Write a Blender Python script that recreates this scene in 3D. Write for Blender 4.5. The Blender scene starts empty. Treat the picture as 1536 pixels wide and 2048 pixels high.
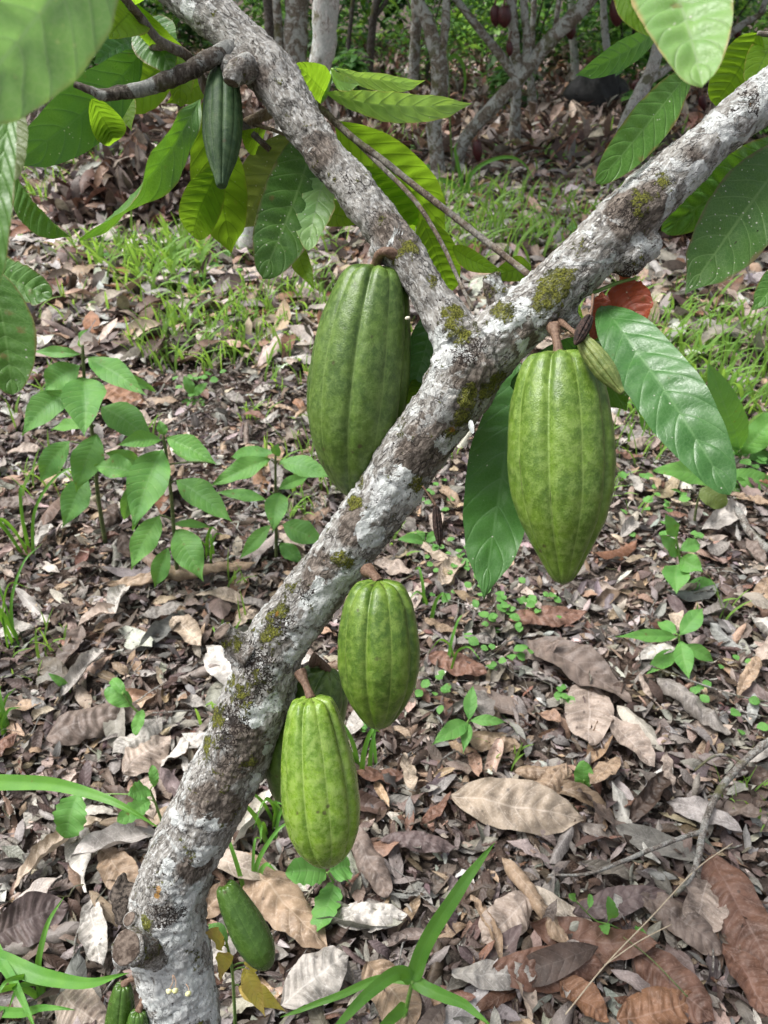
import bpy, math, random
import numpy as np
from mathutils import Vector, Matrix

random.seed(7)
RNG = np.random.default_rng(7)
D = bpy.data
SC = bpy.context.scene
COL = SC.collection
PI = math.pi

# ------------------------------------------------------------------ camera
FPX, CU, CV, CAMH, PITCH = 1540.0, 768.0, 1024.0, 1.35, math.radians(35)
CP, SP = math.cos(PITCH), math.sin(PITCH)
CAM = np.array([0.0, 0.0, CAMH])


def ray(u, v):
    x, y = (u - CU) / FPX, (CV - v) / FPX
    return np.array([x, y * SP + CP, y * CP - SP])


def P(u, v, d):
    return CAM + d * ray(u, v)


def G(u, v, lift=0.0):
    r = ray(u, v)
    return CAM + r * ((lift - CAMH) / r[2])


def gd(u, v):
    return -CAMH / ray(u, v)[2]


def PY(u, v, y0):
    r = ray(u, v)
    return CAM + r * (y0 / r[1])


def proj(V):
    X = V - CAM
    yc = X[:, 1] * SP + X[:, 2] * CP
    zc = X[:, 1] * CP - X[:, 2] * SP
    return CU + FPX * X[:, 0] / zc, CV - FPX * yc / zc, zc


cam = D.objects.new('camera', D.cameras.new('camera'))
COL.objects.link(cam)
cam.location = CAM
cam.rotation_euler = (PI / 2 - PITCH, 0, 0)
cam.data.sensor_fit = 'VERTICAL'
cam.data.sensor_height = 36
cam.data.sensor_width = 27
cam.data.lens = 36 * FPX / 2048
cam.data.clip_start = 0.02
cam.data.clip_end = 500
cam.data.dof.use_dof = True
cam.data.dof.focus_distance = 0.86
cam.data.dof.aperture_fstop = 11
SC.camera = cam

# ------------------------------------------------------------------ noise
_perm = np.random.default_rng(3).permutation(4096)
_vals = np.random.default_rng(4).random(4096)


def vnoise(p):
    p = np.asarray(p, float)
    i = np.floor(p).astype(int)
    f = p - i
    f = f * f * (3 - 2 * f)

    def h(a, b, c):
        return _vals[_perm[(_perm[(_perm[a & 4095] + b) & 4095] + c) & 4095]]
    x, y, z = i[..., 0], i[..., 1], i[..., 2]
    fx, fy, fz = f[..., 0], f[..., 1], f[..., 2]

    def L(a, b, t):
        return a + (b - a) * t
    return L(L(L(h(x, y, z), h(x + 1, y, z), fx), L(h(x, y + 1, z), h(x + 1, y + 1, z), fx), fy),
             L(L(h(x, y, z + 1), h(x + 1, y, z + 1), fx), L(h(x, y + 1, z + 1), h(x + 1, y + 1, z + 1), fx), fy), fz) * 2 - 1


def fbm(p, o=4):
    s, a, r = 0, 1, 0
    for k in range(o):
        r = r + a * vnoise(p * (2 ** k) + 17.3 * k)
        s += a
        a *= .5
    return r / s


def gz(x, y):
    x = np.asarray(x, float)
    y = np.asarray(y, float)
    return .012 * np.sin(3.1 * x + 1) * np.cos(2.3 * y) + .02 * np.sin(.7 * x + .45 * y) + .03 * np.clip((y - 9) / 4, 0, 4) ** 2


# ------------------------------------------------------------------ mesh helpers
def mesh_np(name, V, F, uv=None, attrs=None, smooth=True):
    V = np.ascontiguousarray(V, np.float32)
    F = np.ascontiguousarray(F, np.int32)
    me = D.meshes.new(name)
    k = F.shape[1]
    me.vertices.add(len(V))
    me.vertices.foreach_set('co', V.ravel())
    me.loops.add(F.size)
    me.loops.foreach_set('vertex_index', F.ravel())
    me.polygons.add(len(F))
    me.polygons.foreach_set('loop_start', np.arange(0, F.size, k, dtype=np.int32))
    me.polygons.foreach_set('loop_total', np.full(len(F), k, np.int32))
    me.polygons.foreach_set('use_smooth', np.full(len(F), smooth, bool))
    me.update(calc_edges=True)
    if uv is not None:
        ul = me.uv_layers.new(name='UVMap')
        ul.data.foreach_set('uv', np.ascontiguousarray(uv[F.ravel()], np.float32).ravel())
    for an, (ty, arr) in (attrs or {}).items():
        a = me.attributes.new(an, ty, 'POINT')
        a.data.foreach_set({'FLOAT': 'value', 'FLOAT_COLOR': 'color', 'FLOAT_VECTOR': 'vector'}[ty],
                           np.ascontiguousarray(arr, np.float32).ravel())
    return me


def cat(parts):
    """join (V,F,uv) triples"""
    Vs, Fs, Us, o = [], [], [], 0
    for V, F, U in parts:
        Vs.append(V)
        Fs.append(F + o)
        Us.append(U)
        o += len(V)
    return np.concatenate(Vs), np.concatenate(Fs), np.concatenate(Us)


ROOT = {}


def tag(o, label=None, cat_=None, group=None, kind=None):
    if label: o['label'] = label
    if cat_: o['category'] = cat_
    if group: o['group'] = group
    if kind: o['kind'] = kind
    return o


def thing(name, label, cat_, loc, group=None):
    o = D.objects.new(name, None)
    COL.objects.link(o)
    o.location = loc
    o.empty_display_size = .02
    ROOT[o.name] = np.array(loc, float)
    return tag(o, label, cat_, group)


def part(name, geo, mat, parent=None, attrs=None, label=None, smooth=True):
    V, F, U = geo
    off = ROOT[parent.name] if parent is not None else np.zeros(3)
    me = mesh_np(name, V - off, F, U, attrs, smooth)
    me.materials.append(mat)
    o = D.objects.new(name, me)
    COL.objects.link(o)
    if parent is not None:
        o.parent = parent
        ROOT[o.name] = off
    if label: o['label'] = label
    return o


def solo(name, geo, mat, label, cat_, group=None, kind=None, attrs=None, origin=None):
    V, F, U = geo
    c = np.array(origin if origin is not None else [V[:, 0].mean(), V[:, 1].mean(), V[:, 2].min()])
    me = mesh_np(name, V - c, F, U, attrs)
    me.materials.append(mat)
    o = D.objects.new(name, me)
    COL.objects.link(o)
    o.location = c
    ROOT[o.name] = c
    return tag(o, label, cat_, group, kind)


def norm(v):
    v = np.asarray(v, float)
    return v / np.maximum(np.linalg.norm(v, axis=-1, keepdims=True), 1e-9)


def crom(pts, n):
    """Catmull-Rom resample of rows to n points"""
    p = np.asarray(pts, float)
    p = np.vstack([2 * p[0] - p[1], p, 2 * p[-1] - p[-2]])
    m = len(p) - 3
    t = np.linspace(0, m - 1e-6, n)
    i = t.astype(int)
    f = (t - i)[:, None]
    a, b, c, d = p[i], p[i + 1], p[i + 2], p[i + 3]
    return .5 * (2 * b + (c - a) * f + (2 * a - 5 * b + 4 * c - d) * f ** 2 + (3 * b - a - 3 * c + d) * f ** 3)


def frames(c):
    T = norm(np.gradient(c, axis=0))
    n = np.cross(T[0], [0.3, .9, .1])
    n /= np.linalg.norm(n)
    Ns = []
    for t in T:
        n = n - t * np.dot(n, t)
        n /= np.linalg.norm(n)
        Ns.append(n)
    Ns = np.array(Ns)
    return T, Ns, np.cross(T, Ns)


def tube(pts, rad, n=24, k=10, rough=0.0, seed=0, cap=True):
    """pts (m,3), rad (m,) -> resampled tube with uv=(angle, length)"""
    q = crom(np.column_stack([pts, rad]), n)
    c, r = q[:, :3], np.maximum(q[:, 3], 1e-4)
    T, A, B = frames(c)
    th = np.linspace(0, 2 * PI, k + 1)
    dirs = A[:, None] * np.cos(th)[None, :, None] + B[:, None] * np.sin(th)[None, :, None]
    rr = np.repeat(r[:, None], k + 1, 1)
    if rough:
        base = c[:, None] + dirs * r[:, None, None]
        rr = rr * (1 + rough * fbm(base * (1.2 / max(r.mean(), 1e-4)) + seed, 3))
        rr[:, -1] = rr[:, 0]
    V = c[:, None] + dirs * rr[..., None]
    L = np.concatenate([[0], np.cumsum(np.linalg.norm(np.diff(c, axis=0), axis=1))])
    U = np.stack(np.broadcast_arrays(th[None] / (2 * PI), L[:, None]), -1)
    V = V.reshape(-1, 3)
    U = U.reshape(-1, 2).copy()
    i = np.arange(n - 1)[:, None] * (k + 1) + np.arange(k)[None]
    F = np.stack([i, i + 1, i + k + 2, i + k + 1], -1).reshape(-1, 4)
    if cap:
        V2 = [V, c[:1], c[-1:]]
        U = np.vstack([U, [[.5, 0]], [[.5, L[-1]]]])
        a, b = len(V), len(V) + 1
        j = np.arange(k)
        e = (n - 1) * (k + 1)
        F = np.vstack([F, np.stack([j + 1, j, np.full(k, a), np.full(k, a)], 1)[:, [0, 1, 2, 3]],
                       np.stack([e + j, e + j + 1, np.full(k, b), np.full(k, b)], 1)])
        V = np.vstack(V2)
        # triangles written as degenerate quads would upset blender: nudge the doubled corner
        return V, F, U
    return V, F, U


def fix_tri(geo):
    """turn degenerate quads into proper quads by adding a mid vertex"""
    V, F, U = geo
    d = F[:, 2] == F[:, 3]
    if not d.any():
        return geo
    bad = F[d].copy()
    n = len(V)
    mid = (V[bad[:, 2]] + V[bad[:, 0]]) / 2
    bad[:, 3] = n + np.arange(len(bad))
    return np.vstack([V, mid]), np.vstack([F[~d], bad]), np.vstack([U, (U[bad[:, 2]] + U[bad[:, 0]]) / 2])


def tub(pts, rad, n=24, k=10, rough=0.0, seed=0):
    return fix_tri(tube(np.asarray(pts, float), np.asarray(rad, float), n, k, rough, seed))


def ptube(px, n=24, k=10, rough=0.0, seed=0):
    """px rows (u, v, d, r_px)"""
    px = np.array(px, float)
    pts = np.array([P(u, v, d) for u, v, d, r in px])
    return tub(pts, px[:, 3] * px[:, 2] / FPX, n, k, rough, seed)


# ------------------------------------------------------------------ leaf generator
def wprofile(t, kind='cacao'):
    if kind == 'cacao':      # oblong, widest past the middle, drawn-out drip tip
        w = np.sin(PI * np.clip(t, 0, 1) ** 1.1) ** .62
        tip = np.clip((1 - t) / .13, 0, 1)
        w = w * (.22 + .78 * tip ** .9) + .0
        w = np.where(t < .12, w * (t / .12) ** .25, w)
    elif kind == 'blunt':    # chewed / rounded tip
        w = np.sin(PI * np.clip(t, 0, 1) ** 1.05) ** .5
    elif kind == 'oval':
        w = np.sin(PI * np.clip(t, 0, 1) ** .9) ** .8
    elif kind == 'sap':
        w = np.sin(PI * np.clip(t, 0, 1) ** .82) ** 1.15 * (1 - .35 * np.clip((t - .8) / .2, 0, 1))
    elif kind == 'lance':
        w = np.sin(PI * np.clip(t, 0, 1) ** .8) ** 1.05
    elif kind == 'blade':
        w = np.clip(t / .06, 0, 1) ** .5 * (1 - t ** 2.2)
    elif kind == 'round':
        w = np.sqrt(np.clip(1 - (2 * t - 1) ** 2, 0, 1))
    return np.maximum(w, .012)


def leaf_local(L, hw, nv=48, nu=10, kind='cacao', fold=.12, bend=.08, quilt=.05, wave=.04, curl=0.0, twist=0.0,
               nveins=9, seed=0, ragged=0.02, sag=0.0, crumple=0.0, lobes=0):
    """leaf in local frame: y from 0 to L, x across, z up.  returns V,F,U"""
    t = np.linspace(0, 1, nv + 1)
    s = np.linspace(-1, 1, nu + 1)
    T, S = np.meshgrid(t, s, indexing='ij')
    w = wprofile(T, kind)
    rg = 1 + ragged * fbm(np.stack([T * 9 + seed, np.sign(S) * 3.0 + 0 * T, 0 * T + seed * 1.7], -1), 3) * 2
    if lobes:
        rg = rg * (1 + .07 * np.sign(np.sin(2 * PI * lobes * T)) * np.abs(np.sin(2 * PI * lobes * T)) ** .6)
    x = hw * w * S * rg
    z = np.abs(x) * fold * 1.0
    if curl:
        a = x * curl / hw
        R = hw / curl
        x, z = R * np.sin(a), z + R * (1 - np.cos(a))
    ph = nveins * (T - .16 * np.abs(S) ** 1.25 * (hw * 2.6 / L))
    ph = ph + .18 * np.sin(T * 11 + seed * 3)* np.clip(T * (1 - T) * 4, 0, 1)
    fr = ph - np.floor(ph)
    z = z + 2.0 * quilt * hw * (np.sin(PI * fr) ** .8 - .6) * np.clip(np.abs(S) * 5, 0, 1) * np.clip(1.25 - np.abs(S), 0, 1) * np.clip(w * 1.5, 0, 1)
    z = z + wave * hw * np.sin(T * 15 + seed * 2.1 + np.sign(S) * 1.3) * S ** 2
    if crumple:
        z = z + crumple * hw * fbm(np.stack([x / hw * 1.3 + seed * 3.1, T * L / hw * 1.3, 0 * T + seed], -1), 3)
        x = x + crumple * .4 * hw * fbm(np.stack([x / hw * 1.1 + seed * 5.1, T * L / hw * 1.1, 0 * T + 9 + seed], -1), 2)
    if twist:
        a = twist * (T - .3)
        x, z = x * np.cos(a) - z * np.sin(a), x * np.sin(a) + z * np.cos(a)
    y = T * L
    z = z + bend * L * 4 * T * (1 - T) + sag * L * (T ** 2 - T)
    x = x + .09 * hw * np.sin(T * 3.3 + seed)
    z = z + .10 * hw * fbm(np.stack([x / hw * .9 + seed * 2.3, T * L / hw * .7, 0 * T + seed], -1), 2)
    V = np.stack([x, y, z], -1).reshape(-1, 3)
    U = np.stack([(S + 1) / 2, T], -1).reshape(-1, 2)
    i = np.arange(nv)[:, None] * (nu + 1) + np.arange(nu)[None]
    F = np.stack([i, i + 1, i + nu + 2, i + nu + 1], -1).reshape(-1, 4)
    return V, F, U


def place_leaf(A, B, N, hw, **kw):
    """leaf from point A (base) to B (tip), upper side towards N"""
    A, B = np.asarray(A, float), np.asarray(B, float)
    L = np.linalg.norm(B - A)
    y = (B - A) / L
    z = N - y * np.dot(N, y)
    z /= np.linalg.norm(z)
    x = np.cross(y, z)
    V, F, U = leaf_local(L, hw, **kw)
    return A + V[:, :1] * x + V[:, 1:2] * y + V[:, 2:] * z, F, U


def rot(v, ax, a):
    return np.array(Matrix.Rotation(a, 3, Vector(ax)) @ Vector(v))


def leafpx(b, t, hwpx, roll=0, **kw):
    A, B = P(*b), P(*t)
    d = (b[2] + t[2]) / 2
    N = norm(CAM - (A + B) / 2)
    N = rot(N, norm(B - A), math.radians(roll))
    hw = hwpx * d / FPX / max(.3, math.cos(math.radians(roll)))
    return place_leaf(A, B, N, hw, **kw)


# ------------------------------------------------------------------ materials
class NT:
    def __init__(s, name):
        s.m = D.materials.new(name)
        s.m.use_nodes = True
        s.t = s.m.node_tree
        s.t.nodes.clear()
        s.out = s.t.nodes.new('ShaderNodeOutputMaterial')

    def n(s, ty, i=None, **p):
        nd = s.t.nodes.new('ShaderNode' + ty)
        for k, v in p.items():
            setattr(nd, k, v)
        for k, v in (i or {}).items():
            so = nd.inputs[k]
            if isinstance(v, bpy.types.NodeSocket):
                s.t.links.new(v, so)
            else:
                if hasattr(so.default_value, '__len__') and not isinstance(v, str):
                    v = tuple(v)
                    if len(so.default_value) == 4 and len(v) == 3: v = v + (1,)
                so.default_value = v
        return nd

    def math(s, op, a, b=0.0, c=0.0, clamp=False):
        return s.n('Math', {0: a, 1: b, 2: c}, operation=op, use_clamp=clamp).outputs[0]

    def ss(s, x, lo, hi):
        return s.n('MapRange', {0: x, 1: lo, 2: hi, 3: 0.0, 4: 1.0}, interpolation_type='SMOOTHSTEP').outputs[0]

    def mix(s, f, a, b, mode='MIX'):
        nd = s.n('Mix', data_type='RGBA', blend_type=mode)
        for so, v in ((nd.inputs[0], f), (nd.inputs[6], a), (nd.inputs[7], b)):
            if isinstance(v, bpy.types.NodeSocket):
                s.t.links.new(v, so)
            else:
                so.default_value = (tuple(v) + (1,))[:4] if hasattr(v, '__len__') else v
        return nd.outputs[2]

    def noise(s, vec, scale, detail=4, rough=.55, dist=0.0):
        return s.n('TexNoise', {'Vector': vec, 'Scale': scale, 'Detail': detail, 'Roughness': rough, 'Distortion': dist}).outputs[0]

    def voro(s, vec, scale, feature='F1', out=0):
        return s.n('TexVoronoi', {'Vector': vec, 'Scale': scale}, feature=feature).outputs[out]

    def obj(s):
        return s.n('TexCoord').outputs['Object']

    def attr(s, name):
        return s.n('Attribute', attribute_name=name)

    def bump(s, h, strength, dist, normal=None):
        i = {'Height': h, 'Strength': strength, 'Distance': dist}
        if normal is not None: i['Normal'] = normal
        return s.n('Bump', i).outputs[0]

    def pbsdf(s, col, rough, normal=None, spec=.5, **kw):
        i = {'Base Color': col, 'Roughness': rough, 'Specular IOR Level': spec}
        if normal is not None: i['Normal'] = normal
        i.update(kw)
        return s.n('BsdfPrincipled', i).outputs[0]

    def done(s, sh):
        s.t.links.new(sh, s.out.inputs[0])
        return s.m


def uvveins(m, nv, slope=.16):
    uv = m.n('UVMap', uv_map='UVMap').outputs[0]
    x = m.n('SeparateXYZ', {0: uv})
    a = m.math('ABSOLUTE', m.math('MULTIPLY_ADD', x.outputs[0], 2.0, -1.0))
    t = x.outputs[1]
    ph = m.math('MULTIPLY', m.math('SUBTRACT', t, m.math('MULTIPLY', m.math('POWER', a, 1.25), slope)), float(nv))
    fr = m.math('FRACT', ph)
    dist = m.math('MULTIPLY', m.math('ABSOLUTE', m.math('SUBTRACT', fr, .5)), 2.0)   # 1 at a vein
    lat = m.ss(dist, .88, 1.0)
    mid = m.ss(a, .055, .015)
    return uv, a, t, dist, m.math('MAXIMUM', m.math('MULTIPLY', lat, m.ss(a, 1.0, .7)), mid), mid


def leaf_mat(name, c1, c2, trans, tfac=.35, vein=(.2, .35, .1), veinf=.35, rough=.38, nv=9, spots=0.0, spotcol=(.6, .6, .5),
             holes=False, edge=None, spec=.5):
    m = NT(name)
    uv, a, t, dist, vn, mid = uvveins(m, nv)
    oc = m.obj()
    rnd = m.n('ObjectInfo').outputs['Random']
    n1 = m.noise(oc, 35, 3)
    n2 = m.noise(oc, 450, 3)
    c = m.mix(m.ss(n1, .35, .65), c1, c2)
    c = m.mix(m.math('MULTIPLY', rnd, .35), c, m.mix(.5, c2, trans))
    c = m.mix(m.math('MULTIPLY', vn, veinf), c, vein)
    c = m.mix(m.math('MULTIPLY', m.ss(n2, .5, .8), .3), c, m.mix(.5, c, vein))
    if spots:
        v = m.voro(oc, 170)
        sp = m.math('MULTIPLY', m.ss(v, .2, .08), m.ss(m.noise(oc, 60, 2), .62 - spots * .2, .68 - spots * .2))
        c = m.mix(sp, c, spotcol)
    net = m.n('TexVoronoi', {'Vector': m.n('VectorMath', {0: oc, 1: m.n('VectorMath', {0: m.n('TexNoise', {'Vector': oc, 'Scale': 150}).outputs[1], 'Scale': .004}, operation='SCALE').outputs[0]}).outputs[0], 'Scale': 260}, feature='DISTANCE_TO_EDGE').outputs[0]
    netf = m.ss(net, .12, .0)
    c = m.mix(m.math('MULTIPLY', netf, veinf * .45), c, vein)
    dmg = m.math('MULTIPLY', m.ss(m.math('ADD', m.voro(oc, 42), m.math('MULTIPLY', n2, .3)), .34, .24), m.ss(m.noise(oc, 17, 2), .52, .6))
    c = m.mix(m.math('MULTIPLY', dmg, .8), c, (.17, .12, .04))
    if edge:
        en = m.noise(oc, 50, 3)
        e = m.ss(m.math('ADD', a, m.math('MULTIPLY', en, .35)), 1.06, 1.2)
        c = m.mix(e, c, edge)
    h = m.math('ADD', m.math('MULTIPLY', m.math('POWER', dist, 5.0), -.5), m.math('MULTIPLY', n2, .1))
    h = m.math('SUBTRACT', h, m.math('MULTIPLY', netf, .05))
    nb = m.bump(h, .6, .0018)
    rg = m.math('ADD', m.math('MULTIPLY_ADD', n1, .3, rough - .1), m.math('MULTIPLY', m.ss(n2, .4, .7), .18))
    sh = m.pbsdf(c, rg, nb, spec)
    tc = m.mix(m.math('MULTIPLY', vn, .75), m.mix(m.ss(n1, .3, .7), trans, m.mix(.4, trans, c2)), m.mix(.6, trans, c1))
    tr = m.n('BsdfTranslucent', {'Color': tc, 'Normal': nb}).outputs[0]
    sh = m.n('MixShader', {0: tfac, 1: sh, 2: tr}).outputs[0]
    if holes:
        hv = m.voro(uv, holes)
        hm = m.math('MULTIPLY', m.ss(hv, .115, .1), m.ss(m.noise(oc, 25, 1), .5, .52))
        sh = m.n('MixShader', {0: hm, 1: sh, 2: m.n('BsdfTransparent').outputs[0]}).outputs[0]
    return m.done(sh)


M = {}
M['leaf'] = leaf_mat('mature_leaf', (.035, .12, .02), (.06, .17, .025), (.16, .36, .015), .35, (.17, .33, .08), .75, .34, spots=.25,
                     edge=(.16, .12, .03))
M['leafsky'] = leaf_mat('glossy_leaf', (.035, .12, .03), (.055, .165, .04), (.12, .30, .02), .24, (.13, .27, .09), .55, .27, spots=.15)
M['leafthin'] = leaf_mat('thin_leaf', (.05, .135, .006), (.085, .185, .008), (.31, .54, .025), .6, (.055, .14, .012), .6, .45, spots=.1, spec=.3,
                         edge=(.2, .16, .03))
M['leafold'] = leaf_mat('speckled_leaf', (.032, .10, .022), (.055, .14, .025), (.12, .27, .015), .3, (.16, .28, .08), .7, .36, spots=.9,
                        holes=14, edge=(.14, .11, .05))
M['leafred'] = leaf_mat('red_flush_leaf', (.22, .04, .025), (.30, .065, .035), (.50, .11, .04), .45, (.32, .12, .06), .5, .38, holes=9)
M['leafpale'] = leaf_mat('pale_leaf', (.14, .31, .10), (.20, .38, .11), (.38, .60, .07), .4, (.3, .42, .2), .6, .36, spots=.2,
                         edge=(.4, .3, .12))
M['leafnear'] = leaf_mat('near_leaf', (.15, .33, .12), (.21, .40, .15), (.30, .56, .12), .35, (.42, .55, .3), .85, .36, spots=.7, spotcol=(.6, .62, .3), edge=(.25, .17, .07))
M['leafolive'] = leaf_mat('olive_leaf', (.09, .13, .03), (.12, .17, .05), (.25, .33, .04), .35, (.2, .25, .1), .5, .45, spots=.6)
M['sapling'] = leaf_mat('sapling_leaf', (.075, .24, .05), (.12, .31, .06), (.22, .46, .04), .35, (.26, .44, .17), .35, .5, nv=11,
                        spots=.35, spotcol=(.5, .5, .2))
M['yellowleaf'] = leaf_mat('yellow_leaf', (.58, .52, .08), (.6, .42, .12), (.75, .65, .08), .35, (.5, .45, .15), .5, .5, holes=7, spots=.5,
                           spotcol=(.15, .08, .02))
M['weed'] = leaf_mat('weed_leaf', (.08, .26, .05), (.13, .33, .07), (.2, .45, .04), .35, (.25, .42, .15), .4, .5, nv=6)
M['blade'] = leaf_mat('grass_blade', (.06, .22, .035), (.10, .28, .04), (.25, .5, .03), .35, (.2, .4, .1), .4, .42, nv=1)
M['grass'] = leaf_mat('soft_grass', (.12, .27, .05), (.19, .36, .075), (.36, .58, .07), .45, (.25, .45, .1), .3, .5, nv=1)


def dead_mat(name, objcol):
    m = NT(name)
    uv, a, t, dist, vn, mid = uvveins(m, 8)
    oc = m.n('TexCoord').outputs['Generated'] if False else m.n('NewGeometry').outputs['Position']
    c = m.n('ObjectInfo').outputs['Color'] if objcol else m.attr('col').outputs['Color']
    n1 = m.noise(oc, 30, 4, .6)
    n2 = m.noise(oc, 260, 4, .65)
    hs = m.n('HueSaturation', {'Saturation': 1.05, 'Value': .55, 'Color': c}).outputs[0]
    lt = m.n('HueSaturation', {'Saturation': .7, 'Value': 1.5, 'Color': c}).outputs[0]
    cc = m.mix(m.ss(n1, .35, .62), hs, c)
    cc = m.mix(m.math('MULTIPLY', m.ss(n2, .5, .72), .55), cc, lt)
    cc = m.mix(m.math('MULTIPLY', m.ss(n2, .42, .30), .55), cc, hs)
    cc = m.mix(m.math('MULTIPLY', vn, .38), cc, lt)
    bl = m.math('MULTIPLY', m.ss(m.voro(oc, 55), .22, .1), m.ss(m.noise(oc, 14, 2), .5, .6))
    cc = m.mix(m.math('MULTIPLY', bl, .6), cc, (.03, .02, .015))
    h = m.math('ADD', m.math('MULTIPLY', m.math('POWER', dist, 3.0), -.6), m.math('MULTIPLY', n2, .5))
    nb = m.bump(h, .5, .002)
    sh = m.pbsdf(cc, m.math('MULTIPLY_ADD', n1, .3, .38), nb, .4)
    tr = m.n('BsdfTranslucent', {'Color': cc, 'Normal': nb}).outputs[0]
    sh = m.n('MixShader', {0: .12, 1: sh, 2: tr}).outputs[0]
    return m.done(sh)


M['dead'] = dead_mat('dead_leaf', True)
M['litter'] = dead_mat('litter_leaf', False)


def soil_mat():
    m = NT('soil')
    p = m.n('NewGeometry').outputs['Position']
    n1 = m.noise(p, 6, 5, .6)
    n2 = m.noise(p, 90, 6, .7)
    n3 = m.voro(p, 140)
    c = m.mix(m.ss(n2, .35, .65), (.04, .032, .027), (.13, .105, .088))
    c = m.mix(m.ss(n1, .45, .7), c, (.11, .065, .045))
    c = m.mix(m.math('MULTIPLY', m.ss(n3, .25, .1), .5), c, (.2, .16, .13))
    h = m.math('ADD', n2, m.math('MULTIPLY', n3, .5))
    return m.done(m.pbsdf(c, .9, m.bump(h, 1.0, .012), .2))


M['soil'] = soil_mat()


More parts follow.
